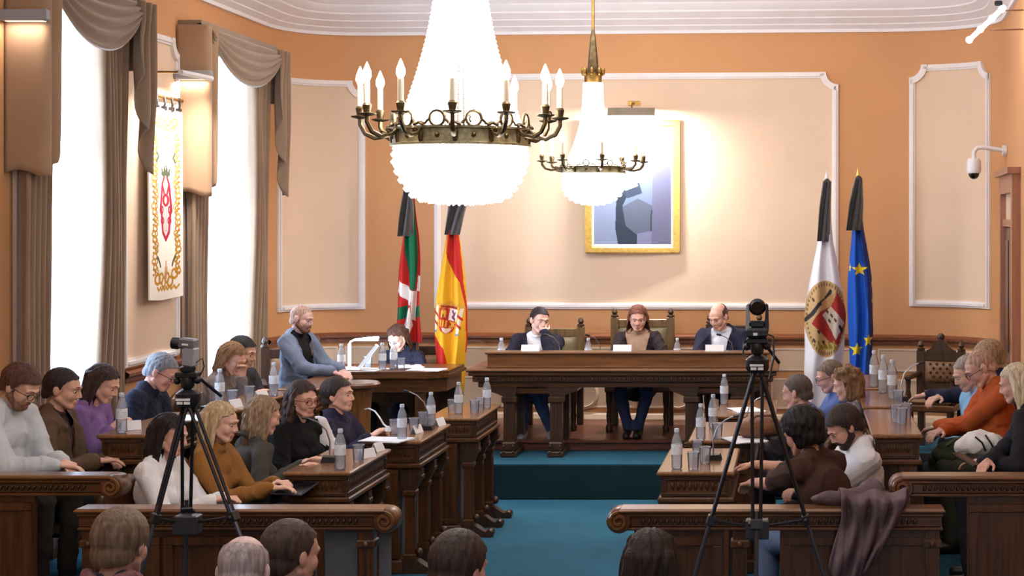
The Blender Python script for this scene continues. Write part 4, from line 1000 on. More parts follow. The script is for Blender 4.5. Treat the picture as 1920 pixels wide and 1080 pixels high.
# ================================================================ people
def Rx(a): return np.array([[1, 0, 0], [0, math.cos(a), -math.sin(a)], [0, math.sin(a), math.cos(a)]])
def Ry(a): return np.array([[math.cos(a), 0, math.sin(a)], [0, 1, 0], [-math.sin(a), 0, math.cos(a)]])
def Rz(a): return np.array([[math.cos(a), -math.sin(a), 0], [math.sin(a), math.cos(a), 0], [0, 0, 1]])
def _sph(seg, rings):
    v = []
    for i in range(1, rings):
        t = math.pi*i/rings
        for k in range(seg): a = 2*math.pi*k/seg; v.append((math.sin(t)*math.cos(a), math.sin(t)*math.sin(a), -math.cos(t)))
    v.append((0, 0, -1)); v.append((0, 0, 1)); S, Nn = len(v)-2, len(v)-1; f = []
    for i in range(rings-2):
        for k in range(seg): f.append((i*seg+k, i*seg+(k+1) % seg, (i+1)*seg+(k+1) % seg, (i+1)*seg+k))
    for k in range(seg): f.append((S, (k+1) % seg, k)); o = (rings-2)*seg; f.append((o+k, o+(k+1) % seg, Nn))
    return np.array(v), f
SPH = {1: _sph(16, 10), 0: _sph(8, 6)}
class Prims:
    def __init__(s): s.v = []; s.f = []; s.n = 0
    def _add(s, V, F): s.v.append(V); s.f += [tuple(i+s.n for i in f) for f in F]; s.n += len(V); return s
    def cap(s, a, b, ra, rb, lod=1):
        a, b = np.array(a, float), np.array(b, float); d = b-a; L = np.linalg.norm(d); z = d/L if L > 1e-6 else np.array([0, 0, 1.])
        x = np.cross(z, [0, 1, 0] if abs(z[1]) < .9 else [1, 0, 0]); x /= np.linalg.norm(x); y = np.cross(z, x); R = np.stack([x, y, z], 1)
        U, F_ = SPH[lod]; up = U[:, 2:3] > -1e-6; W_ = np.where(up, U*rb, U*ra) @ R.T+np.where(up, b, a); return s._add(W_, F_)
    def ell(s, c, r, R=None, lod=1):
        U, F_ = SPH[lod]; V = U*np.array(r); V = V @ R.T if R is not None else V; return s._add(V+np.array(c), F_)
    def chain(s, pts, rs, lod=1):
        for p, q, a, b in zip(pts, pts[1:], rs, rs[1:]): s.cap(p, q, a, b, lod)
        return s
JOBS = []
def job(prims, voxel, smooth, cb): JOBS.append((prims, voxel, smooth, cb))
def flush_jobs():
    tmp = []
    for P, vx, sm, cb in JOBS:
        me = bpy.data.meshes.new('tmp'); me.from_pydata(np.concatenate(P.v).tolist(), [], P.f); o = bpy.data.objects.new('tmp', me); COL.objects.link(o)
        m = o.modifiers.new('r', 'REMESH'); m.mode = 'VOXEL'; m.voxel_size = vx; m.adaptivity = 0
        if sm: m = o.modifiers.new('s', 'SMOOTH'); m.factor = .5; m.iterations = sm
        tmp.append(o)
    dg = bpy.context.evaluated_depsgraph_get()
    for o, (P, vx, sm, cb) in zip(tmp, JOBS):
        me = o.evaluated_get(dg).data; n = len(me.vertices); V = np.empty(n*3, 'f'); me.vertices.foreach_get('co', V); V = V.reshape(-1, 3).astype(float)
        ls = np.empty(len(me.loops), 'i'); me.loops.foreach_get('vertex_index', ls)
        st = np.empty(len(me.polygons), 'i'); me.polygons.foreach_get('loop_start', st); tt = np.empty(len(me.polygons), 'i'); me.polygons.foreach_get('loop_total', tt)
        Q = ls[st[tt == 4][:, None]+np.arange(4)]
        cb(V, Q)
    for o in tmp: me = o.data; bpy.data.objects.remove(o); bpy.data.meshes.remove(me)
    JOBS.clear()
def vnormals(V, Q):
    n = np.cross(V[Q[:, 2]]-V[Q[:, 0]], V[Q[:, 3]]-V[Q[:, 1]]); N = np.zeros_like(V)
    for k in range(4): np.add.at(N, Q[:, k], n)
    return N/(np.linalg.norm(N, axis=1, keepdims=True)+1e-12)
def fill(me, parts):
    """parts: [(V, Q, material index array or int)] -> one mesh"""
    vs = np.concatenate([p[0] for p in parts]); off = 0; qs = []; mi = []
    for V, Q, m in parts: qs.append(Q+off); off += len(V); mi.append(np.full(len(Q), m) if np.isscalar(m) else m)
    Q = np.concatenate(qs); mi = np.concatenate(mi)
    used = np.zeros(len(vs), bool); used[Q.ravel()] = True; idx = np.cumsum(used)-1; vs = vs[used]; Q = idx[Q]
    me.vertices.add(len(vs)); me.vertices.foreach_set('co', vs.astype('f').ravel()); me.loops.add(Q.size); me.loops.foreach_set('vertex_index', Q.astype('i').ravel())
    me.polygons.add(len(Q)); me.polygons.foreach_set('loop_start', np.arange(0, Q.size, 4, dtype='i'))
    try: me.polygons.foreach_set('loop_total', np.full(len(Q), 4, 'i'))
    except Exception: pass
    me.update(calc_edges=True); me.polygons.foreach_set('material_index', mi.astype('i')); me.polygons.foreach_set('use_smooth', np.ones(len(Q), bool)); me.update()
def relax(V, Q, it=8):
    E = np.concatenate([Q[:, [i, (i+1) % 4]] for i in range(4)]); E.sort(1); U, c = np.unique(E, axis=0, return_counts=True); B = U[c == 1]
    if len(B) == 0: return V
    V = V.copy()
    for _ in range(it):
        s = np.zeros_like(V); n = np.zeros(len(V)); np.add.at(s, B[:, 0], V[B[:, 1]]); np.add.at(s, B[:, 1], V[B[:, 0]]); np.add.at(n, B.ravel(), 1); k = n > 0
        V[k] = .5*V[k]+.5*s[k]/n[k][:, None]
    return V
def child(name, parent, *mats, label=None):
    me = bpy.data.meshes.new(name)
    for m in mats: me.materials.append(m)
    o = bpy.data.objects.new(name, me); COL.objects.link(o)
    if parent is not None: o.parent = parent
    if label: o['label'] = label
    return o
def skinmat(rgb):
    rgb = tuple(min(255, int(c+d)) for c, d in zip(rgb, (8, 10, 12)))
    n = 'skin_%d_%d_%d' % rgb; m = mat(n, rgb, .5, var=.06, scale=14, spec=.35, bump=.05, bscale=200); b = m.node_tree.nodes['Principled BSDF']
    b.inputs['Subsurface Weight'].default_value = .12; b.inputs['Subsurface Radius'].default_value = (.6, .25, .12); b.inputs['Subsurface Scale'].default_value = .012; return m
def hairmat(rgb):
    return mat('hair_%d_%d_%d' % rgb, rgb, .58, var=.45, scale=2.2, stretch=(34, 34, 3), bump=.5, bscale=3.5, spec=.28)
def cloth(name, rgb, rough=.85, **k): return mat(name, rgb, rough, bump=k.pop('bump', .25), bscale=k.pop('bscale', 60), var=k.pop('var', .12), scale=k.pop('scale', 7), sheen=k.pop('sheen', 0), spec=k.pop('spec', .2), **k)
EYEW, EYED = mat('eye_white', (225, 220, 215), .2), mat('dark_iris', (40, 28, 22), .15)
def fold(V, Q, amp, seed):
    amp = amp*1.2
    N = vnormals(V, Q); r = np.random.RandomState(seed); s = 0
    for f in (22, 34, 55): 
        d = r.randn(3); d /= np.linalg.norm(d); s = s+np.sin(V @ d*f+r.rand()*6+2*np.sin(V @ r.randn(3)*9))*(22/f)
    w = np.sin(V @ r.randn(3)*14+2.5*np.sin(V @ r.randn(3)*11)); s = s+1.6*((1-abs(w))**3-.2)
    return V+N*(amp*s/1.6)[:, None]
PN = [0]
def person(label, px, Y, py_top, zf, rz, lean=.08, head=(0, 0, 0), hands=(None, None), sex='m', skin=(206, 160, 136), hair=('short', (60, 44, 36)), top=None, inner=None, open_=0,
           collar=None, trousers=(46, 46, 54), glasses=None, beard=None, seated=True, seat=None, sleeve='long', curls=(.35, .35), bend=0, knees=None, feet=None, lip=(188, 124, 112), tw=0, handn=(None, None), vis=True, shoes=(30, 26, 26), white_sleeve=False, scarf=None, seatoff=0, chairh=1):
    PN[0] += 1; seed = PN[0]; rz = math.radians(rz); f = sex == 'f'
    ztop = ZC-(py_top-HY)*Y/F; hX = (px-PX)*Y/F
    sw = .158 if f else .178; hs = .95 if f else 1.0
    yaw, pit, rol = [math.radians(a) for a in head]
    sc = 1.0
    if not seated:
        sc = (ztop-zf)/1.74
    Rt = Rz(math.radians(tw)) @ Rx(lean) @ Ry(bend)
    Rh = Rz(yaw+math.radians(tw)) @ Rx(lean*.35+pit) @ Ry(rol)
    nb = Rt @ np.array([0, .005, .515])
    Hc = nb+(Rt*.5+Rh*.5) @ np.array([0, -.01, .055])+Rh @ np.array([0, -.012, .085*hs])
    tops = Hc[2]+.117*hs
    pz = (ztop-zf)/sc-tops
    if seated: pz = max(.40, min(.75, pz)); dz = (ztop-zf)-tops-pz
    else: dz = 0
    Pv = np.array([0, 0, pz])
    RZ = Rz(rz); off = RZ @ (Hc*sc)
    lx, ly = hX-off[0], Y-off[1]
    loc = np.array([lx, ly, zf])
    T = lambda p: Pv+Rt @ np.array(p, float)          # torso frame
    Hd = Pv+Hc; G = lambda p: Hd+Rh @ (np.array(p, float)*hs)
    toL = lambda w: (RZ.T @ (np.array(w, float)-loc))/sc
    # ---- joints
    A = {}
    for i, s in ((0, 1), (1, -1)):
        S = T((s*sw, 0, .455)); w = hands[i]
        if w is None:
            w = Pv+np.array([s*.13, -.40, .10]) if seated else Pv+np.array([s*.26, -.05, -.10])
        elif len(w) == 3 and w[0] == 'h': w = G(w[1:]) if False else G((w[1], w[2], 0))
        elif len(w) == 4 and w[0] == 'g': w = G(w[1:])
        elif len(w) == 4 and w[0] == 'l': w = Pv+np.array(w[1:], float)
        else: w = toL(w)
        w = np.array(w, float); l1, l2 = .285, .25; d = w-S; D = np.linalg.norm(d)
        if D > l1+l2-.004: w = S+d/D*(l1+l2-.004); d = w-S; D = np.linalg.norm(d)
        pole = np.array([s*.55, .45, -.8]); u = d/D; pole = pole-u*(pole @ u); pole /= np.linalg.norm(pole)
        a = (l1*l1-l2*l2+D*D)/(2*D); h = math.sqrt(max(1e-6, l1*l1-a*a)); E = S+u*a+pole*h
        fd = (w-E)/np.linalg.norm(w-E)
        A[i] = (S, E, w, fd)
    L = {}
    for i, s in ((0, 1), (1, -1)):
        hip = Pv+np.array([s*.09, 0, -.01])
        if seated:
            kn = hip+np.array([s*.04, -.42, .02]) if not knees else Pv+np.array(knees[i], float)
            an = np.array([kn[0], kn[1]+.04, .085-dz if False else .085]) if not feet else np.array(feet[i], float)
        else:
            kn = hip+np.array([s*.01, -.03, -.43]); an = np.array([kn[0]+s*.01, kn[1]+.05, .09])
        L[i] = (hip, kn, an)
    k = 1.0
    def torso(P, g, fem=f):
        P.ell(T((0, .01, .0)), (.168+g, .125+g, .115+g), Rt); P.ell(T((0, -.005, .15)), ((.132 if fem else .150)+g, (.102 if fem else .118)+g, .15), Rt)
        P.ell(T((0, .0, .33)), ((.142 if fem else .165)+g, .108+g, .155+g*.5), Rt); P.cap(T((-sw+.03, .0, .445)), T((sw-.03, .0, .445)), .056+g, .056+g)
        for s in (1, -1): P.cap(T((s*(sw-.05), .012, .465)), T((s*.03, .02, .52)), .046+g*.8, .045+g*.5)
        if fem:
            for s in (1, -1): P.ell(T((s*.066, -.085, .31)), (.062+g*.5, .055+g*.5, .062+g*.5), Rt)
    def arms(P, g, short=False, cuff=.0):
        for i in (0, 1):
            S, E, w, fd = A[i]; fr = .88 if f else 1
            if short: P.cap(S, S+(E-S)*.72, .058*fr+g, .052*fr+g); continue
            P.cap(S, E, .056*fr+g, .042*fr+g); P.cap(E, w-fd*cuff, .043*fr+g, .028*fr+g)
    def legs(P, g, foot=False):
        for i in (0, 1):
            hip, kn, an = L[i]; P.cap(hip, kn, .082+g, .056+g); P.cap(kn, an, .054+g, .038+g)
            if foot: P.cap(an+np.array([0, .03, -.045]), an+np.array([0, -.13, -.058]), .04, .034)
    # ---- body: one continuous figure, finer at head and hands
    sk = skinmat(skin); lm = skinmat(lip)
    O = child('person', None, sk, lm); O.location = loc+np.array([0, 0, dz]); O.rotation_euler = (0, 0, rz); O.scale = (sc, sc, sc); tag(O, label, 'person')
    if dz: pass
    acc = []
    def done(n):
        def cb(V, Q, m=0):
            acc.append((V, Q, m))
            if len(acc) == n: fill(O.data, acc)
        return cb
    B = Prims(); torso(B, -.004); arms(B, 0); legs(B, 0, True); B.cap(T((0, .006, .49)), G((0, .02, -.07)), .048 if not f else .046, .052 if not f else .044)
    Hd_ = Prims(); R = Rh; e = lambda c, r, rr=None: Hd_.ell(G(c), np.array(r)*hs, R if rr is None else R @ rr)
    e((0, .018, .032), (.074, .093, .084)); e((0, -.028, -.025), (.061, .064, .086)); e((0, -.052, -.088), (.033, .036, .027)); e((0, -.045, .03), (.060, .045, .055))
    for s in (1, -1):
        Hd_.cap(G((s*.052, .0, -.05)), G((s*.02, -.062, -.092)), .022*hs, .020*hs); Hd_.cap(G((s*.012, -.092, .024)), G((s*.044, -.076, .022)), .011*hs, .010*hs)
        e((s*.037, -.058, -.026), (.025, .024, .034)); e((s*.0115, -.094, -.034), (.0085, .010, .008)); e((s*.077, .010, -.005), (.010, .021, .032), Rz(-s*.35) @ Rx(-.2))
    Hd_.cap(G((0, -.088, .012)), G((0, -.1045, -.028)), .0090*hs, .0108*hs); Hd_.cap(G((-.017, -.0835, -.0625)), G((.017, -.0835, -.0625)), .0078*hs, .0078*hs); Hd_.cap(G((-.013, -.083, -.0725)), G((.013, -.083, -.0725)), .0085*hs, .0085*hs)
    for s in (1, -1): Hd_.cap(G((s*.020, -.0775, .012)), G((s*.043, -.070, .009)), .0085*hs, .0085*hs); Hd_.cap(G((s*.022, -.0755, -.012)), G((s*.042, -.069, -.011)), .0075*hs, .0075*hs)
    Hd_.cap(G((0, .015, -.05)), T((0, .006, .50)), .054 if not f else .046, .050 if not f else .044)
    def headcb(V, Q):
        C = ((V[Q].mean(1)-Hd) @ Rh)/hs; lipm = (abs(C[:, 0]) < .022) & (C[:, 2] > -.079) & (C[:, 2] < -.057) & (C[:, 1] < -.081)
        dn(V, Q, lipm.astype(int))
    hv = [i for i in (0, 1) if vis]
    dn = done(2+len(hv))
    job(B, .0125, 4, lambda V, Q: dn(V, Q, 0)); job(Hd_, .0048, 6, headcb)
    for i in hv:
        S, E, w, fd = A[i]; n = handn[i]
        if n is None: n = np.array([0, 0, 1.])
        else: n = RZ.T @ np.array(n, float)
        n = n-fd*(n @ fd); n /= np.linalg.norm(n)+1e-9; t = np.cross(fd, n); th = t if i == 0 else -t; q = (.92 if f else 1.0)
        Pn = Prims(); c = curls[i]; d = fd*math.cos(.15)-n*math.sin(.15)
        Pn.cap(w-fd*.02, w+d*.03*q, .024*q, .022*q, 1)
        for o, l, r in ((.030, .072, .0092), (.010, .080, .0095), (-.010, .074, .009), (-.028, .058, .008)):
            Kn = w+d*.088*q+th*o*q; Pn.cap(w+d*.015*q+th*o*.6*q, Kn, .0145*q, .0125*q, 0); p = Kn; dd = d
            for fr in (.45, .31, .24):
                a = c*(1.0 if fr == .45 else .9); dd = dd*math.cos(a)-np.cross(th, dd)*math.sin(a)*(1 if np.cross(th, dd) @ n > 0 else -1); qn = p+dd*l*fr*q; Pn.cap(p, qn, r*q, r*.9*q, 0); p = qn
        b0 = w+d*.022*q+th*.022*q; b1 = b0+(d*.55+th*.75-n*.25)*.048*q; b2 = b1+(d*.9+th*.25-n*.2)*.036*q; Pn.chain([b0, b1, b2], [.0135*q, .0115*q, .009*q], 0)
        job(Pn, .0046, 2, lambda V, Q: dn(V, Q, 0))
    # ---- clothes
    CL = cloth
    tc = top or cloth('plain_dark_cloth', (50, 50, 58)); g = .014 if f else .020
    C = child('jacket' if inner else 'sweater', O, tc); P = Prims(); torso(P, g); arms(P, g*.7+.006, sleeve == 'short', .015)
    P.ell(T((0, -.012, .19)), ((.138 if f else .158)+g, (.112 if f else .122)+g, .20), Rt); P.ell(T((0, -.01, .06)), ((.155 if f else .165)+g, .122+g, .13), Rt)
    if f: P.ell(T((0, -.06, .30)), (.115+g*.5, .072+g*.5, .085), Rt)
    if open_ or inner:
        for s in (1, -1): P.chain([T((s*.066, -.02, .525)), T((s*.075, -.095, .44)), T((s*.020, -.128, max(open_, .1)))], [.014, .016, .010], 0)
    if collar:
        for k_ in range(14):
            a = 2*math.pi*k_/14; a2 = 2*math.pi*(k_+1)/14
            if inner and math.sin(a) < -.75: continue
            q = lambda a, k=1, e=0: T((.064*k*math.cos(a), .012+.064*k*math.sin(a), .520+.016*math.sin(a)+collar+e)); P.cap(q(a), q(a2), .013, .013, 0); P.cap(q(a, 1.12, -.012), q(a2, 1.12, -.012), .013, .013, 0)
    def ccb(V, Q, C=C):
        V = fold(V, Q, .006, seed); X = (V[Q].mean(1)-Pv) @ Rt
        keep = np.ones(len(Q), bool)
        if open_: keep &= ~((X[:, 1] < .0) & (X[:, 1] > -.185) & (X[:, 2] > open_) & (abs(X[:, 0]) < .012+(X[:, 2]-open_)*.22) & (X[:, 2] < .56))
        fill(C.data, [(relax(V, Q[keep]), Q[keep], 0)])
    job(P, .0105, 3, ccb)
    if inner:
        I = child('shirt', O, inner); P = Prims(); torso(P, .004)
        for k_ in range(14):
            a = 2*math.pi*k_/14; a2 = 2*math.pi*(k_+1)/14; q = lambda a: T((.058*math.cos(a), .012+.058*math.sin(a), .525+.012*math.sin(a))); P.cap(q(a), q(a2), .013, .013, 0)
        job(P, .0105, 3, lambda V, Q, I=I: fill(I.data, [(V, Q, 0)]))
    if white_sleeve:
        I = child('white_sleeve', O, CL('white_sleeve_cloth', (228, 226, 228)), label='white left sleeve'); S, E, w, fd = A[0]; P = Prims(); P.cap(S, E, .070, .062); P.cap(E, w-fd*.02, .062, .046); job(P, .0105, 3, lambda V, Q, I=I: fill(I.data, [(fold(V, Q, .004, seed+3), Q, 0)]))
    if scarf:
        I = child('scarf', O, scarf); P = Prims()
        for k_ in range(14):
            a = 2*math.pi*k_/14; a2 = 2*math.pi*(k_+1)/14; q = lambda a, e=0: T((.085*math.cos(a), .012+.085*math.sin(a), .50+.02*math.sin(a*3)+e)); P.cap(q(a), q(a2), .035, .035, 0); P.cap(q(a, .04), q(a2, .04), .026, .026, 0)
        job(P, .010, 2, lambda V, Q, I=I: fill(I.data, [(fold(V, Q, .004, seed+50), Q, 0)]))
    Tr = child('trousers', O, cloth('trouser_%d_%d_%d' % trousers, trousers)); P = Prims(); P.ell(T((0, .01, -.01)), (.172, .13, .10), Rt); legs(P, .010); job(P, .0135, 3, lambda V, Q: fill(Tr.data, [(fold(V, Q, .004, seed+9), Q, 0)]))
    for i in (0, 1):
        Sh = child('shoe', O, mat('shoe_%d_%d_%d' % shoes, shoes, .4)); an = L[i][2]; P = Prims(); P.cap(an+np.array([0, .035, -.043]), an+np.array([0, -.13, -.055]), .047, .038); P.cap(an+np.array([0, .02, .01]), an+np.array([0, .02, -.04]), .045, .045)
        job(P, .012, 2, lambda V, Q, Sh=Sh: fill(Sh.data, [(V, Q, 0)]))
    # ---- hair
    st, hc = hair[0], hair[1]
    if st != 'none':
        Hm = child('hair', O, hairmat(hc)); P = Prims(); th = {'short': .011, 'thick': .018, 'buzz': .0012, 'sides': .006, 'long': .014, 'bob': .016, 'curly': .024, 'afro': .040, 'tied': .010, 'wavy': .018}[st]
        P.ell(G((0, .018, .032)), (np.array((.074, .093, .084))+th)*hs, R)
        P.ell(G((0, -.040, .035)), (np.array((.060, .046, .055))+th*.8)*hs, R)
        P.ell(G((0, .040, -.03)), (np.array((.064, .066, .062))+th*.8)*hs, R)
        Rl = Rz(yaw+math.radians(tw)) @ Rx(pit*.25); GL = lambda p: Hd+Rl @ (np.array(p, float)*hs)
        Ln = {'long': .27, 'bob': .13, 'curly': .12, 'wavy': .20, 'tied': .16}.get(st, 0)
        if len(hair) > 2: Ln = hair[2]
        if st in ('long', 'bob', 'wavy', 'curly'):
            for s in (1, -1):
                P.chain([G((s*.055, .0, .075)), G((s*.079, .008, .0)), GL((s*.084, .02, -.09)), GL((s*.085, .03, -Ln))], [.03, .026, .030, .026])
                P.chain([G((s*.045, .07, .02)), GL((s*.06, .075, -.08)), GL((s*.062, .075, -Ln-.02))], [.045, .042, .032])
            P.chain([G((0, .09, .02)), GL((0, .09, -.08)), GL((0, .085, -Ln-.03))], [.045, .045, .035])
        if st == 'tied': P.chain([G((0, .10, .0)), GL((0, .115, -.06)), GL((0, .10, -Ln))], [.035, .032, .02])
        if st in ('curly', 'afro'):
            r_ = np.random.RandomState(seed)
            for q in range(46):
                v = r_.randn(3); v /= np.linalg.norm(v); v[2] = abs(v[2])*1.0 if st == 'afro' else v[2]
                if v[1] < -.35 and v[2] < .55: continue
                P.ell(G(np.array((0, .02, .03))+v*np.array((.08, .098, .09))*1.12), (.026*hs,)*3, None, 0)
        def hcb(V, Q):
            C = ((V-Hd) @ Rh)/hs; N = vnormals(V, Q); a = np.arctan2(C[:, 0], C[:, 1]+.03); amp = .0013 if st in ('short', 'thick', 'tied') else .0026
            if st in ('buzz', 'sides'): amp = .0008
            s = np.sin(a*23+C[:, 2]*20+np.sin(C[:, 2]*40+a*3)*1.2)+.6*np.sin(a*41-C[:, 2]*30+seed)
            if st in ('curly', 'afro', 'wavy'): s = s+1.2*np.sin(C[:, 2]*95+a*6+seed)*np.sin(a*13)
            V = V+N*(amp*s)[:, None]; X = C[Q].mean(1); x, y, z = X.T
            if st in ('short', 'thick', 'buzz', 'sides', 'tied', 'afro'):
                zl = np.interp(y, [-.12, -.06, -.035, -.012, .008, .03, .06, .1], [.080, .072, .054, .010, -.02, -.028, -.06, -.07])+.005*np.sin(np.arctan2(x, y+.03)*26+seed)*(y < -.02)
                zl = np.where(abs(x) < .05, zl, zl+.0)
                if st == 'sides': zl = np.where(y < -.02, 1, zl)
                if st == 'thick': zl = zl-.006
                if st == 'tied': zl = np.where(y > .05, -1, zl)
                if st == 'afro': zl = np.where(y > .0, -.09, zl-.012)
                keep = z > zl
                if st == 'sides': keep &= (z < .075+.25*(y-.02)) | (y > .09)
            else:
                keep = ~((y < -.018-.02*np.clip((z-.02)/.05, 0, 1)) & (z < .086-.38*abs(x)+.005*np.sin(x*160+seed)))
            fill(Hm.data, [(relax(V, Q[keep], 3), Q[keep], 0)])
        job(P, .0062, 3, hcb)
    if beard:
        Bd = child('beard', O, hairmat(beard)); P = Prims(); P.ell(G((0, -.052, -.09)), (.040, .042, .032), R)
        for s in (1, -1): P.cap(G((s*.058, -.0, -.045)), G((s*.022, -.064, -.092)), .025, .025); P.cap(G((s*.063, .002, -.005)), G((s*.058, -.0, -.045)), .016, .02); P.cap(G((s*.004, -.093, -.050)), G((s*.026, -.082, -.062)), .0085, .009)
        def bcb(V, Q): 
            X = (((V-Hd) @ Rh)/hs)[Q].mean(1); keep = ~((abs(X[:, 0]) < .02) & (X[:, 2] > -.078) & (X[:, 2] < -.058)) & (X[:, 1] < .012); fill(Bd.data, [(V, Q[keep], 0)])
        job(P, .0055, 2, bcb)
    # ---- eyes, brows, glasses (only where the face can be seen)
    if vis:
        Rm = Matrix(Rh.tolist())
        for s in (1, -1):
            b = MB(); b.ball(G((s*.031, -.0735, .001)), .0115*hs, 10, 8); b.cur = 1; q = G((s*.031, -.0818, -.001)); b.ball(q, (.0068*hs, .0048*hs, .0068*hs), 8, 6, Rm); b.build('eye', [EYEW, EYED], O, smooth=True)
            b = MB(); b.tube([G((s*.014, -.1005, .025)), G((s*.030, -.0955, .030)), G((s*.047, -.081, .025))], [.0018, .0024, .0014], 5); b.build('eyebrow', hairmat(hc if st not in ('none',) else (90, 74, 62)), O, smooth=True)
        if glasses:
            b = MB()
            for s in (1, -1):
                b.tube([G((s*.033+.023*math.cos(a), -.108+.012*abs(math.cos(a))*(1 if math.cos(a)*s > 0 else 0), -.002+.017*math.sin(a))) for a in [2*math.pi*i/16 for i in range(16)]], .0022, 5, True)
                b.tube([G((s*.056, -.098, .004)), G((s*.080, -.05, .006)), G((s*.082, .012, .004))], .0022, 5)
            b.tube([G((-.010, -.110, .002)), G((.010, -.110, .002))], .002, 5); b.build('glasses', mat('glasses_%d_%d_%d' % glasses, glasses, .3), O, smooth=True)
    if seat:
        st_ = seat_at(loc[0]+RZ[0, 1]*seatoff, loc[1]+RZ[1, 1]*seatoff, zf, rz, seat); st_.scale = (1, 1, chairh*max(.6, (pz+dz-.125)/.45))
    return O, G, T, loc
CL = cloth
def hd(px, py, Y): return at(px, py, Y)
CL = cloth
# left outer row
person('man in glasses and pale grey shirt, looking down at the left edge', 38, 8.85, 685, .2, 82, .22, (0, 28, 0), (hd(118, 866, 8.85), hd(106, 872, 8.75)), skin=(214, 166, 140), hair=('thick', (84, 54, 44)), top=CL('pale_grey_shirt', (196, 200, 204)), collar=.01, trousers=(52, 46, 42), glasses=(24, 20, 24), beard=(134, 96, 76), seat='dark wooden chair of the man in glasses at the left edge')
person('dark haired man in a brown jacket, second from the left edge', 118, 9.35, 692, .2, 96, .12, (0, 8, 0), (hd(196, 862, 9.4), hd(180, 866, 9.2)), skin=(200, 150, 124), hair=('short', (44, 32, 34)), top=CL('brown_jacket', (92, 70, 54)), inner=CL('dark_shirt', (60, 44, 44)), open_=.26, collar=.01, trousers=(40, 38, 38), seat='dark wooden chair of the man in the brown jacket')
person('long haired woman in a purple dress beside the wooden desk end', 193, 9.85, 686, .2, 92, .18, (0, 22, 0), (hd(225, 800, 9.95), hd(206, 806, 9.8)), sex='f', skin=(212, 164, 138), hair=('long', (62, 46, 44), .25), top=CL('purple_dress', (128, 98, 150)), trousers=(60, 50, 80), seat='dark wooden chair of the woman in purple')
person('grey haired man in a navy polo shirt bending over the desk, left tripod before him', 303, 10.5, 664, .2, 92, .38, (0, 22, 0), (hd(352, 796, 10.6), hd(318, 806, 10.35)), skin=(206, 152, 136), hair=('short', (124, 128, 138)), top=CL('navy_polo', (34, 38, 56)), collar=.01, sleeve='short', trousers=(40, 42, 52), glasses=(24, 20, 24), seat='dark wooden chair of the grey haired man in navy')
person('woman with long tan hair holding a hand to her face, before the far window', 436, 11.7, 644, .2, 88, .20, (-10, 24, 0), (('g', .02, -.13, -.10), hd(470, 745, 11.6)), sex='f', skin=(206, 156, 132), hair=('long', (132, 96, 66), .26), top=CL('grey_brown_top', (120, 108, 104)), trousers=(60, 56, 56), seat='dark wooden chair of the woman with long tan hair', curls=(.6, .3))
person('black haired man half hidden behind the woman with long tan hair', 455, 12.25, 633, .2, 80, .12, (0, 10, 0), (None, None), skin=(196, 150, 124), hair=('thick', (26, 24, 30)), top=CL('charcoal_jacket', (52, 50, 54)), trousers=(40, 40, 44), seat='dark wooden chair of the black haired man')
# left inner row
person('black haired woman in a white jumper behind the left tripod', 318, 8.8, 778, 0, 84, .10, (0, 10, 0), (hd(420, 934, 8.75), hd(398, 940, 8.6)), sex='f', skin=(212, 160, 136), hair=('long', (34, 26, 28), .20), top=CL('white_jumper', (226, 224, 226)), trousers=(60, 58, 70), seat='dark wooden chair of the woman in white')
person('fair haired woman in a mustard jacket, typing on a dark tablet', 414, 9.2, 756, 0, 88, .16, (0, 8, 0), (hd(516, 905, 9.2), hd(506, 916, 9.0)), sex='f', skin=(220, 172, 148), hair=('long', (186, 160, 124), .18), top=CL('mustard_jacket', (144, 98, 48)), collar=.01, trousers=(52, 48, 66), seat='dark wooden chair of the woman in mustard')
person('woman with wavy grey blonde hair turned away, dark green jacket', 494, 9.75, 746, 0, 128, .14, (0, 12, 0), (hd(568, 868, 9.8), hd(556, 880, 9.5)), sex='f', skin=(214, 164, 140), hair=('wavy', (146, 122, 98), .15), top=CL('dark_green_grey_jacket', (72, 68, 62)), collar=.01, trousers=(44, 42, 48), seat='dark wooden chair of the woman with wavy hair')
person('woman in glasses and black top with long dark hair, white sleeve stripe', 568, 10.25, 717, 0, 58, .10, (0, 4, 0), (hd(640, 862, 10.2), hd(600, 872, 10.0)), sex='f', skin=(212, 162, 140), hair=('wavy', (66, 48, 44), .19), top=CL('black_top', (24, 22, 24)), trousers=(34, 32, 36), glasses=(140, 50, 56), white_sleeve=True, seat='dark wooden chair of the woman in black')
person('clean shaven person with short dark hair in a navy sweater, profile to the right', 634, 10.9, 709, 0, 84, .06, (0, -4, 0), (hd(712, 815, 10.9), hd(690, 822, 10.7)), skin=(222, 170, 146), hair=('thick', (54, 38, 34)), top=CL('navy_sweater', (44, 40, 62)), collar=.015, trousers=(40, 40, 52), seat='dark wooden chair of the person in the navy sweater')
# standing speaker and clerk
person('bald standing man in a blue grey blazer over a black turtleneck', 566, 13.0, 572, 0, 78, .05, (0, 12, 0), (hd(640, 694, 12.95), hd(622, 697, 12.75)), skin=(208, 166, 156), hair=('buzz', (178, 146, 134)), top=CL('blue_grey_blazer', (112, 124, 148)), inner=CL('black_turtleneck', (26, 24, 28)), open_=.02, collar=.0, beard=(120, 84, 70), seated=False, trousers=(50, 54, 70))
person('brown haired woman bent over papers at the lamp lit side table', 745, 14.42, 611, .25, -14, .14, (-4, 26, 0), (hd(770, 688, 14.1), hd(722, 690, 14.1)), sex='f', skin=(226, 186, 168), hair=('wavy', (82, 56, 46), .15), top=CL('navy_patterned_blouse', (36, 38, 58), var=.5, scale=30), trousers=(30, 30, 40))
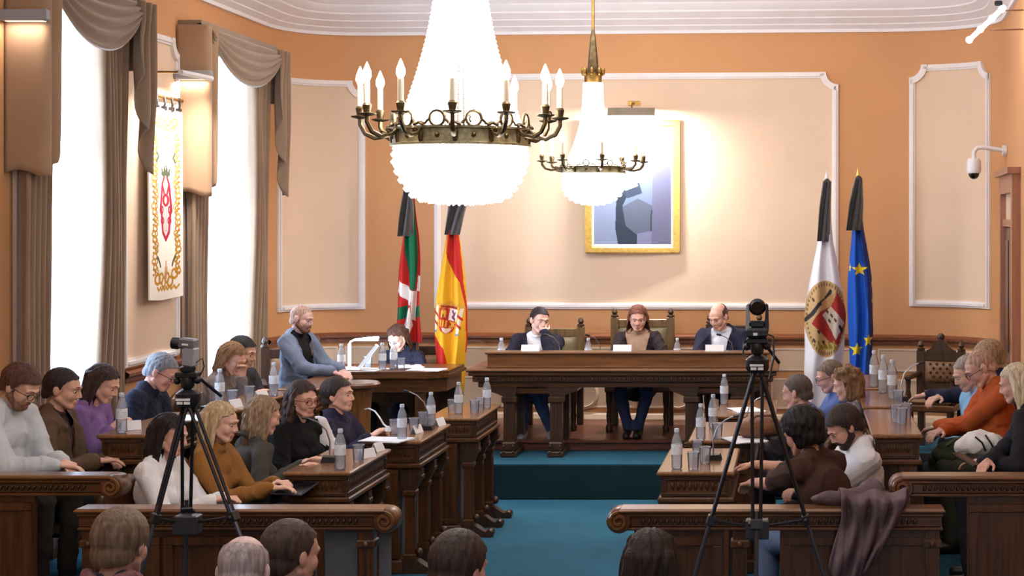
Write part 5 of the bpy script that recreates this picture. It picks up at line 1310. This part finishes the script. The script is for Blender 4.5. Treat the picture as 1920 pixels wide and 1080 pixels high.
# presiding three
person('person with dark tied hair in a navy blazer, chin resting on one hand', 1012, 14.62, 577, .387, 4, .10, (30, 6, 6), (('g', .0, -.135, -.085), hd(962, 676, 14.2)), skin=(220, 178, 160), hair=('tied', (46, 34, 40)), top=CL('navy_blazer', (34, 34, 50)), inner=CL('white_shirt', (232, 232, 238)), open_=.16, collar=.0, trousers=(56, 76, 116), curls=(.9, .3), handn=((.3, -.6, .6), None),
       knees=[(.02, -.40, .03), (-.10, -.40, 0)], feet=[(.16, -.42, .10), (-.10, -.36, .085)], shoes=(150, 156, 172))
person('auburn haired woman in a dark jacket, seated in the middle of the dais', 1196, 14.65, 574, .387, 0, .06, (4, 14, 0), (hd(1240, 676, 14.25), hd(1168, 676, 14.25)), sex='f', skin=(222, 172, 152), hair=('bob', (120, 74, 58), .13), top=CL('dark_plum_jacket', (42, 32, 36)), inner=CL('beige_top', (176, 146, 124)), open_=.05, trousers=(50, 60, 88), knees=[(.12, -.42, 0), (-.12, -.42, 0)], feet=[(.04, -.44, .085), (-.05, -.44, .085)])
person('bald man in a navy suit looking down, right seat of the dais', 1347, 14.6, 570, .387, -14, .12, (-16, 20, 0), (hd(1380, 676, 14.25), hd(1310, 676, 14.25)), skin=(216, 166, 146), hair=('sides', (96, 76, 68)), top=CL('navy_suit', (38, 40, 60)), inner=CL('pale_blue_shirt', (206, 212, 226)), open_=.12, collar=.0, trousers=(36, 38, 54))
# right inner row
person('grey haired man in a grey suit seen from behind, beyond the right tripod', 1494, 11.1, 704, 0, -112, .16, (0, 10, 0), (hd(1430, 800, 11.2), hd(1440, 806, 11.0)), skin=(206, 156, 140), hair=('short', (92, 80, 76)), top=CL('grey_suit', (98, 96, 104)), inner=CL('white_shirt', (232, 232, 238)), collar=0, trousers=(70, 70, 78), seat='dark wooden chair of the man in the grey suit')
person('person in dark glasses and blue shirt, below the white flag', 1556, 12.0, 677, 0, -84, .12, (0, 16, 0), (hd(1500, 755, 12.0), hd(1512, 760, 11.8)), skin=(206, 158, 144), hair=('short', (110, 94, 84)), top=CL('blue_shirt', (84, 104, 160)), collar=.01, glasses=(20, 18, 22), trousers=(50, 52, 62), seat='dark wooden chair of the person in dark glasses')
person('person with curly light brown hair and a striped collar, before the white flag', 1588, 11.35, 692, 0, -92, .14, (0, 10, 0), (hd(1530, 795, 11.3), hd(1538, 800, 11.1)), sex='f', skin=(214, 168, 150), hair=('curly', (124, 92, 62), .09), top=CL('striped_blouse', (150, 146, 156), var=.6, scale=50), collar=.01, trousers=(60, 60, 70), seat='dark wooden chair of the curly haired person')
person('person with black afro hair in a brown T shirt leaning over, back to the room', 1503, 8.85, 773, 0, -128, .42, (0, 14, 0), (hd(1410, 905, 9.1), hd(1352, 872, 9.35)), skin=(190, 136, 112), hair=('afro', (22, 16, 16)), top=CL('brown_tee', (70, 48, 42)), sleeve='short', trousers=(92, 108, 140), chairh=.8, seat='dark wooden chair of the person in brown', shoes=(60, 60, 66))
person('bearded dark haired man in a white shirt looking down', 1583, 9.3, 763, 0, -76, .14, (4, 32, 0), (hd(1480, 905, 9.2), hd(1490, 912, 9.05)), skin=(202, 152, 132), hair=('thick', (54, 42, 40)), top=CL('white_shirt', (232, 232, 238)), collar=.015, beard=(50, 38, 36), trousers=(40, 44, 62), chairh=.72, seat='dark wooden chair of the man in the white shirt')
# right outer row
person('shaven headed man in a rust orange sweater looking down, right side', 1838, 10.4, 656, .2, -84, .16, (0, 30, 0), (hd(1758, 800, 10.5), hd(1766, 806, 10.3)), skin=(204, 160, 144), hair=('buzz', (176, 142, 128)), top=CL('rust_orange_sweater', (176, 84, 42)), collar=.01, trousers=(70, 74, 64), glasses=(60, 50, 50), seat='dark wooden chair of the man in orange')
person('sandy haired man in a navy jacket behind the man in orange, hand on the desk', 1852, 11.35, 640, .2, -84, .18, (0, 14, 0), (hd(1725, 742, 11.3), hd(1740, 750, 11.1)), skin=(210, 164, 144), hair=('thick', (158, 130, 104)), top=CL('dark_navy_jacket', (40, 42, 64)), inner=CL('violet_shirt', (70, 50, 110)), open_=.2, collar=0, trousers=(40, 42, 56), seat='dark wooden chair of the sandy haired man')
person('person in a light blue shirt with folded arms, half hidden by the man in orange', 1815, 10.95, 668, .2, -80, .12, (0, 22, 0), (('l', -.10, -.24, .20), ('l', .10, -.24, .19)), skin=(206, 164, 144), hair=('short', (150, 142, 132)), top=CL('light_blue_shirt', (136, 184, 226)), trousers=(60, 62, 70), seat='dark wooden chair of the person in light blue')
person('woman with long pale blonde hair in a dark coat, at the right edge', 1905, 9.35, 684, .2, -104, .16, (0, 12, 0), (hd(1838, 866, 9.2), hd(1846, 872, 9.05)), sex='f', skin=(206, 156, 138), hair=('long', (204, 190, 164), .30), top=CL('dark_coat', (38, 38, 46)), trousers=(36, 36, 42), seat='dark wooden chair of the blonde woman')
# public in the front row, seen from behind
person('member of the public with greying brown hair, blue grey jacket and reddish scarf', 228, 5.5, 958, 0, 176, .12, (-4, 8, 0), (None, None), skin=(196, 150, 130), hair=('thick', (112, 92, 76)), top=CL('slate_blue_jacket', (78, 84, 104)), scarf=CL('reddish_check_scarf', (132, 88, 92), var=.4, scale=40), trousers=(40, 44, 60), seat='dark chair at the lower left', vis=False)
person('bald man with grey sides in the front public row', 458, 5.25, 1006, 0, 182, .14, (0, 12, 0), (None, None), skin=(204, 172, 164), hair=('sides', (172, 160, 160)), top=CL('charcoal_coat', (50, 50, 56)), trousers=(40, 40, 48), seat='dark chair of the bald man', vis=False)
person('young man with short cropped brown hair, head turned right, front public row', 546, 5.55, 977, 0, 170, .08, (-24, 6, 0), (None, None), skin=(208, 164, 142), hair=('short', (72, 58, 52)), top=CL('black_collar_coat', (30, 30, 36)), collar=.01, trousers=(40, 40, 48), seat='dark chair of the young man', vis=False)
person('dark haired man in a black jacket in the middle of the front public row', 862, 5.4, 1000, 0, 168, .12, (-16, 8, 0), (None, None), skin=(206, 158, 142), hair=('thick', (66, 52, 48)), top=CL('black_jacket', (34, 34, 38)), trousers=(40, 40, 48), seat='dark chair in the middle', vis=False)
person('dark long haired woman in purple at the right end of the front public row', 1220, 5.3, 996, 0, 180, .1, (0, 6, 0), (None, None), sex='f', skin=(200, 152, 132), hair=('long', (46, 36, 34), .2), top=CL('violet_coat', (86, 64, 140)), trousers=(40, 40, 48), seat='dark chair of the woman in purple', vis=False)
# ================================================================ things on the desks
PET = clearmat('clear_bottle_plastic', (248, 250, 254), .24, .05)
WATER = clearmat('still_water', (236, 241, 250), .10, .03)
GLASSM = clearmat('tumbler_glass', (240, 244, 250), .14, .03)
CAPM = mat('pale_bottle_cap', (206, 214, 232), .4)
LABELM = mat('pale_bottle_label', (226, 230, 244), .5, var=.2, scale=40)
def bottle(label, loc, group=None):
    T = thing('water_bottle', label, 'bottle', loc, 0, group)
    b = MB(); b.lathe([(.024, 0), (.031, .006), (.032, .02), (.0305, .05), (.032, .075), (.032, .15), (.029, .17), (.019, .198), (.0135, .208), (.0135, .222)], seg=14); b.build('bottle_body', PET, T, smooth=True)
    b = MB(); b.lathe([(.022, .003), (.0285, .008), (.029, .06), (.0285, .145), (.001, .1455)], seg=12); b.build('water', WATER, T, smooth=True)
    b = MB(); b.lathe([(.0328, .085), (.0330, .088), (.0330, .142), (.0328, .145)], seg=14, caps=False); b.build('label_band', LABELM, T, smooth=True)
    b = MB(); b.lathe([(.0150, .214), (.0155, .217), (.0155, .232), (.0135, .236)], seg=12); b.build('cap', CAPM, T, smooth=True)
    return T
ZI, ZO, ZTB = .88, 1.08, 1.05
B0_ = None
def put(kind, label, px, py, z, Y=None, rz=0, group=None, dz=0):
    p = at(px, py, Y) if Y else atz(px, py, z); p = (p[0], p[1], z+.001+dz)
    if kind not in PROTO: PROTO[kind] = MAKE[kind](label, p, group); PROTO[kind].rotation_euler = (0, 0, rz); return PROTO[kind]
    o = dup(PROTO[kind], p, rz, label)
    if group: o['group'] = group
    return o
PROTO = {}
def tumbler(label, loc, group=None):
    T = thing('drinking_glass', label, 'glass', loc, 0, group)
    b = MB(); b.lathe([(.028, 0), (.030, .006), (.036, .10), (.034, .10), (.0275, .012), (.001, .012)], seg=16, caps=False); b.f.append(tuple(range(16))[::-1]); b.mi.append(0); b.build('glass_wall', GLASSM, T, smooth=True)
    b = MB(); b.lathe([(.0295, .099), (.0365, .100), (.0365, .103), (.034, .103)], seg=16, caps=False); b.build('rim', clearmat('bright_glass_rim', (240, 244, 250), .4), T, smooth=True)
    return T
def card(label, loc, group=None):
    T = thing('name_card', label, 'card', loc, 0, group)
    b = MB(); b.add([(-.055, -.025, 0), (.055, -.025, 0), (.055, 0, .055), (-.055, 0, .055)], [(0, 1, 2, 3)]); o = b.build('front_leaf', PAPER, T, fixn=False); solidify(o, .0015, 0)
    b = MB(); b.add([(-.055, .025, 0), (.055, .025, 0), (.055, 0, .055), (-.055, 0, .055)], [(0, 1, 2, 3)]); o = b.build('back_leaf', PAPER, T, fixn=False); solidify(o, .0015, 0)
    return T
def mic(label, loc, group=None):
    T = thing('gooseneck_microphone', label, 'microphone', loc, 0, group)
    b = MB(); b.prism([(-.05, 0), (.05, 0), (.04, .028), (-.04, .035)], -.04, .04, 'xz'); b.build('base', BLACKP, T)
    b = MB(); b.tube([(0, .02, .03), (0, .02, .12), (-.02, .01, .19), (-.07, 0, .24), (-.12, 0, .262)], .0045, 6); b.build('gooseneck', mat('silver_neck', (168, 168, 176), .3, .9), T, smooth=True)
    b = MB(); b.tube([(-.12, 0, .262), (-.16, 0, .27)], .009, 8); b.build('capsule', BLACKP, T, smooth=True)
    return T
def papers(label, loc, group=None):
    T = thing('paper_stack', label, 'paper', loc, 0, group)
    b = MB(); b.box(-.105, .105, -.15, .15, 0, .006); b.build('lower_sheet', PAPER, T)
    b = MB(); t = MB().box(-.105, .105, -.15, .15, .0065, .009); b.add([Matrix.Rotation(.12, 4, 'Z') @ Vector(v) for v in t.v], t.f); b.build('upper_sheet', PAPER, T)
    return T
MAKE = {'bottle': bottle, 'glass': tumbler, 'card': card, 'mic': mic, 'papers': papers}
for lb, px, py, z in (('water bottle on the near end of the left outer desk, beside a white card', 228, 812, ZO), ('water bottle on the left outer desk before the woman with long tan hair', 412, 757, ZO), ('water bottle on the left outer desk near the standing man', 513, 742, ZO),
                      ('water bottle on the near left inner desk, beside the wavy haired woman', 638, 880, ZI), ('water bottle on the near corner of the second left inner desk', 754, 825, ZI), ('water bottle at the far end of the second left inner desk', 808, 798, ZI),
                      ('water bottle on the farthest left inner desk, before the red and yellow flag', 860, 776, ZI), ('water bottle at the aisle corner of the farthest left inner desk', 913, 766, ZI),
                      ('water bottle standing alone on the near right inner desk', 1269, 879, ZI), ('foremost of the water bottles in line on the second right inner desk', 1314, 824, ZI), ('middle water bottle in line on the second right inner desk', 1337, 803, ZI), ('water bottle on the farthest right inner desk, below the dais table', 1358, 758, ZI)):
    put('bottle', lb, px, py, z)
for lb, px, py in (('tall water bottle at the far end of the right outer desks, before the blue flag', 1639, 726), ('middle tall water bottle on the right outer desks', 1656, 737), ('nearest tall water bottle on the right outer desks', 1673, 748)):
    put('bottle', lb, px, py, ZO).scale = (1.08, 1.08, 1.16)
for lb, px in (('small water bottle at the left end of the dais table', 940), ('small water bottle on the dais table between the left and middle presiding persons', 1103), ('small water bottle on the dais table beside the bald man', 1270)):
    put('bottle', lb, px, 0, ZTB, 14.08)
for lb, px, Y in (('water bottle on the lamp lit side table, left of the white lamp', 640, 13.62), ('water bottle lit white on the side table, left of the pair', 717, 13.72), ('water bottle lit white on the side table, right of the pair', 738, 13.80)):
    put('bottle', lb, px, 0, 1.036, Y)
for lb, px, py, z in (('tumbler on the near left inner desk behind the bottle', 672, 866, ZI), ('tumbler left of the bottle on the second left inner desk', 740, 815, ZI), ('tumbler right of the bottle on the second left inner desk', 776, 812, ZI), ('tumbler at the far end of the second left inner desk, left of the bottle', 793, 800, ZI),
                      ('tumbler left of the bottle on the farthest left inner desk', 848, 775, ZI), ('tumbler right of the bottle on the farthest left inner desk', 890, 776, ZI), ('second tumbler beside the aisle corner bottle on the farthest left desk', 900, 770, ZI),
                      ('tumbler next to the lone bottle on the near right inner desk', 1300, 880, ZI), ('tumbler farther right on the near right inner desk', 1322, 870, ZI), ('tumbler behind on the near right inner desk', 1308, 856, ZI), ('tumbler beside the foremost bottle on the second right inner desk', 1345, 822, ZI),
                      ('tumbler on the left outer desk before the woman with tan hair', 436, 760, ZO), ('tumbler on the left outer desk beside the white card', 468, 752, ZO),
                      ('left tumbler of the group on the near right outer desk', 1680, 790, ZO), ('middle tumbler of the group on the near right outer desk', 1691, 796, ZO), ('right tumbler of the group on the near right outer desk', 1699, 787, ZO), ('tumbler beside the tall bottles on the right outer desks', 1684, 760, ZO)):
    put('glass', lb, px, py, z)
for lb, px, Y in (('tumbler on the side table before the bent woman', 752, 13.75), ('tumbler beside the white lamp on the side table', 690, 13.9)): put('glass', lb, px, 0, 1.036, Y)
for lb, px, py, z, rz in (('white name card on the near end of the left outer desk', 246, 806, ZO, .5), ('white name card on the left outer desk beside the tumbler', 440, 756+8, ZO, 1.2), ('white name card on the left outer desk near the standing man', 490, 748, ZO, 1.2),
                          ('white name card at the front edge of the near left inner desk', 708, 846, ZI, 1.35), ('white name card lying by the tumbler on the near left inner desk', 688, 858, ZI, 1.0), ('white name card at the front edge of the second left inner desk', 781, 812, ZI, 1.3), ('white name card at the far end of the second left inner desk', 824, 798, ZI, 1.3)):
    put('card', lb, px, py, z, None, rz)
for lb, px in (('white name card before the person resting chin on hand', 995), ('white name card before the woman in the middle of the dais', 1167), ('white name card before the bald man on the dais', 1340)):
    put('card', lb, px, 0, 1.19, 13.85).scale = (1.45, 1, 1.0)
for lb, px, py, z, rz in (('gooseneck microphone on the second left inner desk, pointing left', 800, 806, ZI, 0), ('gooseneck microphone on the near left inner desk beside the wavy haired woman', 618, 866, ZI, .2), ('gooseneck microphone on the left outer desk before the man in navy', 392, 771, ZO, 0),
                          ('gooseneck microphone on the near right inner desk, behind the tripod', 1338, 862, ZI, 3.1), ('gooseneck microphone on the second right inner desk, behind the tripod', 1400, 815, ZI, 3.0), ('gooseneck microphone on the right outer desks pointing at the sandy haired man', 1690, 752, ZO, 3.1)):
    put('mic', lb, px, py, z, None, rz)
for lb, px, Y, z, rz in (('gooseneck microphone on the dais table left of the middle woman', 1128, 14.1, ZTB, .6), ('gooseneck microphone on the dais table before the bald man', 1376, 14.1, ZTB, .4), ('gooseneck microphone on the dais table before the left presiding person', 1052, 14.1, ZTB, .5)):
    put('mic', lb, px, 0, z, Y, rz)
for lb, px, Y, z, rz in (('white papers at the right end of the lamp lit side table', 800, 13.72, 1.036, 1.4), ('white papers in the middle of the lamp lit side table', 768, 14.0, 1.036, .3), ('white papers lying under the white lamp on the side table', 690, 13.75, 1.036, 1.2)): put('papers', lb, px, 0, z, Y, rz)
for lb, px, py, z, rz in (('white papers on the second right inner desk behind the tripod', 1395, 826, ZI, .4), ('white papers on the farthest right inner desk, beside the bottle', 1400, 770, ZI, .3), ('white papers on the second left inner desk', 725, 826, ZI, 1.3), ('white papers on the left outer desk before the man in navy', 372, 785, ZO, .2)): put('papers', lb, px, py, z, None, rz)
# ---- the side table lamp and tablets
p = at(655, 0, 13.85); T = thing('desk_lamp', 'white angled strip lamp on the side table, glowing along its arm', 'lamp', (p[0], 13.85, 1.036))
LW = emission('lamp_strip', (244, 248, 255), 9)
b = MB(); b.lathe([(.07, 0), (.07, .012), (.02, .02)], seg=20); b.build('base', WHITEP, T, smooth=True)
b = MB(); b.box(-.012, .012, -.012, .012, .012, .22, .003); b.build('post', WHITEP, T)
b = MB(); b.tube([(0, 0, .21), (.01, 0, .235), (.05, 0, .255), (.26, -.02, .275)], .010, 8); b.build('arm', WHITEP, T, smooth=True)
b = MB(); b.box(.04, .255, -.03, -.005, .246, .254); b.build('light_strip', LW, T)
area('side_table_lamp', (p[0]+.15, 13.83, 1.27), (p[0]+.2, 13.9, 1.0), .22, 7, (.86, .92, 1), .04)
area('side_table_lamp_glow', (p[0]+.22, 13.8, 1.30), (p[0]+.35, 14.5, 1.15), .2, 6, (.86, .92, 1), .05)
def tablet(name, label, cat, c, w, h, tilt, rz, m, screen=None):
    T = thing(name, label, cat, c, rz); M = Matrix.Rotation(tilt, 4, 'X')
    b = MB(); b.obox(M @ Matrix.Translation((0, h/2, 0)), w, h, .009, .003); b.build('body', m, T)
    b = MB(); b.obox(M @ Matrix.Translation((0, h/2, .0048)), w-.02, h-.02, .0012); b.build('screen', screen or mat('dark_screen', (16, 18, 26), .15), T)
    return T
p = at(672, 0, 13.72); T = tablet('tablet', 'white screened tablet propped up on the side table, before the standing man', 'tablet', (p[0], 13.72, 1.045), .20, .26, .9, -1.2, WHITEP, emission('lit_screen', (226, 232, 246), 1.0))
b = MB(); b.box(-.05, .05, .10, .18, -.008, .0); b.build('stand', GREYP, T)
p = hd(530, 928, 9.1); tablet('tablet', 'dark tablet in the lap of the woman in mustard', 'tablet', (p[0], p[1], p[2]), .24, .19, .25, -.3, mat('dark_violet_cover', (36, 30, 50), .5))
p = hd(1832, 874, 9.1); tablet('mobile_phone', 'dark phone held by the blonde woman at the right edge', 'phone', (p[0], p[1], p[2]+.0), .08, .16, .4, .9, BLACKP)
p = atz(1425, 822, ZI); T = thing('leather_satchel', 'brown leather satchel lying on the second right inner desk, behind the tripod', 'bag', (p[0], p[1], ZI+.002), .3)
LSAT = mat('tan_satchel_leather', (122, 80, 52), .45, var=.2, scale=8)
P = Prims(); P.ell((0, 0, .075), (.16, .11, .075)); P.cap((-.10, 0, .05), (.10, 0, .05), .05, .05); o = child('satchel_body', T, LSAT); job(P, .012, 3, lambda V, Q, o=o: fill(o.data, [(fold(V, Q, .004, 5), Q, 0)]))
b = MB(); b.tube([(-.09, -.05, .12), (-.05, -.09, .16), (.05, -.09, .16), (.09, -.05, .12)], .008, 8); b.build('handle', LSAT, T, smooth=True)
# ---- bags and coats
p = hd(1838, 832, 9.55); T = thing('tote_bag', 'white cloth tote bag in the lap of the blonde woman at the right edge', 'bag', p, -.1)
WC = CL('white_canvas', (228, 226, 224)); P = Prims(); P.ell((0, 0, .0), (.145, .09, .075)); P.ell((-.09, 0, -.02), (.07, .07, .055)); P.ell((.10, 0, -.03), (.08, .08, .05)); o = child('bag_cloth', T, WC); job(P, .010, 3, lambda V, Q, o=o: fill(o.data, [(fold(V, Q, .007, 8), Q, 0)]))
b = MB(); b.tube([(-.03, -.07, .05), (.01, -.095, .02), (.03, -.09, -.03)], .006, 6); b.tube([(.03, -.06, .06), (.06, -.09, .02), (.08, -.08, -.02)], .006, 6); b.build('dark_stripe', BLACKP, T, smooth=True)
p = hd(1792, 838, 10.3); T = thing('canvas_bag', 'dark green canvas bag before the man in orange', 'bag', p, .2)
P = Prims(); P.ell((0, 0, .0), (.12, .10, .07)); P.ell((-.04, 0, -.05), (.12, .10, .06)); o = child('bag_cloth', T, CL('dark_green_canvas', (66, 74, 56))); job(P, .011, 3, lambda V, Q, o=o: fill(o.data, [(fold(V, Q, .008, 9), Q, 0)]))
b = MB(); b.tube([(-.09, -.08, .02), (-.03, -.10, .07), (.05, -.08, .06)], .007, 6); b.build('strap', CL('olive_strap', (96, 98, 80)), T, smooth=True)
# coat slung over the rail beside the white shirted man
p = hd(1600, 960, 8.2); T = thing('folded_coat', 'mauve grey coat slung over the right rail by the man in the white shirt', 'coat', (p[0], 8.0, .907))
P = []; n, m = 44, 40
for i in range(n+1):
    v = i/n; row = []
    for j in range(m+1):
        u = j/m; s = v*1.0-.30           # runs from behind the rail, over it, down the front
        x = (-.12+.30*u)*(1.15-.55*max(0, s)**.8)+.06*math.sin(v*4)+.10*max(0, .2-s)*(u-.3)
        if s < 0: y, z = .09-.0*s, .02+s*.9*(.5+.5*u)
        elif s < .16: t = s/.16*math.pi; y, z = .095*math.cos(t), .025+.035*math.sin(t)
        else: y, z = -.095-.02*math.sin(v*9), .02-(s-.16)*(.75-.4*abs(u-.45))
        fo = .022*math.sin(u*19+v*5)+.012*math.sin(u*37-v*11)
        row.append((x, y-(fo if s >= .12 else -fo*.3)-.02*(s >= .12), z+.012*math.sin(u*13+v*3)+.015*(abs(s-.08) < .08)))
    P.append(row)
o = MB().grid(P).build('cloth', CL('mauve_grey_coat', (104, 86, 92), var=.3, scale=9), T, smooth=True, fixn=False, auto=False); solidify(o, .010, 0)
P = Prims(); P.ell((.0, .03, .05), (.10, .05, .05)); P.ell((.08, .05, .07), (.07, .05, .06)); P.ell((-.12, .06, .03), (.10, .05, .04)); o = child('bunched_collar', T, CL('mauve_grey_coat', (104, 86, 92))); job(P, .010, 2, lambda V, Q, o=o: fill(o.data, [(fold(V, Q, .010, 12), Q, 0)]))

# thin white cable looping from the speaking stand to the second left inner desk
T = thing('cable', 'thin white cable looping beside the speaking stand to the left inner desk', 'cable')
b = MB(); q = [(684, 768), (692, 766), (703, 771), (712, 783), (719, 795), (728, 803)]
b.tube([at(x, y, 11.9-.25*i) for i, (x, y) in enumerate(q)], .006, 6); b.build('wire', WHITEP, T, smooth=True)
b = MB(); e = at(728, 803, 10.65); b.lathe([(.02, -.02), (.022, -.01), (.008, .015)], e, 10); b.build('plug', WHITEP, T, smooth=True)
flush_jobs()
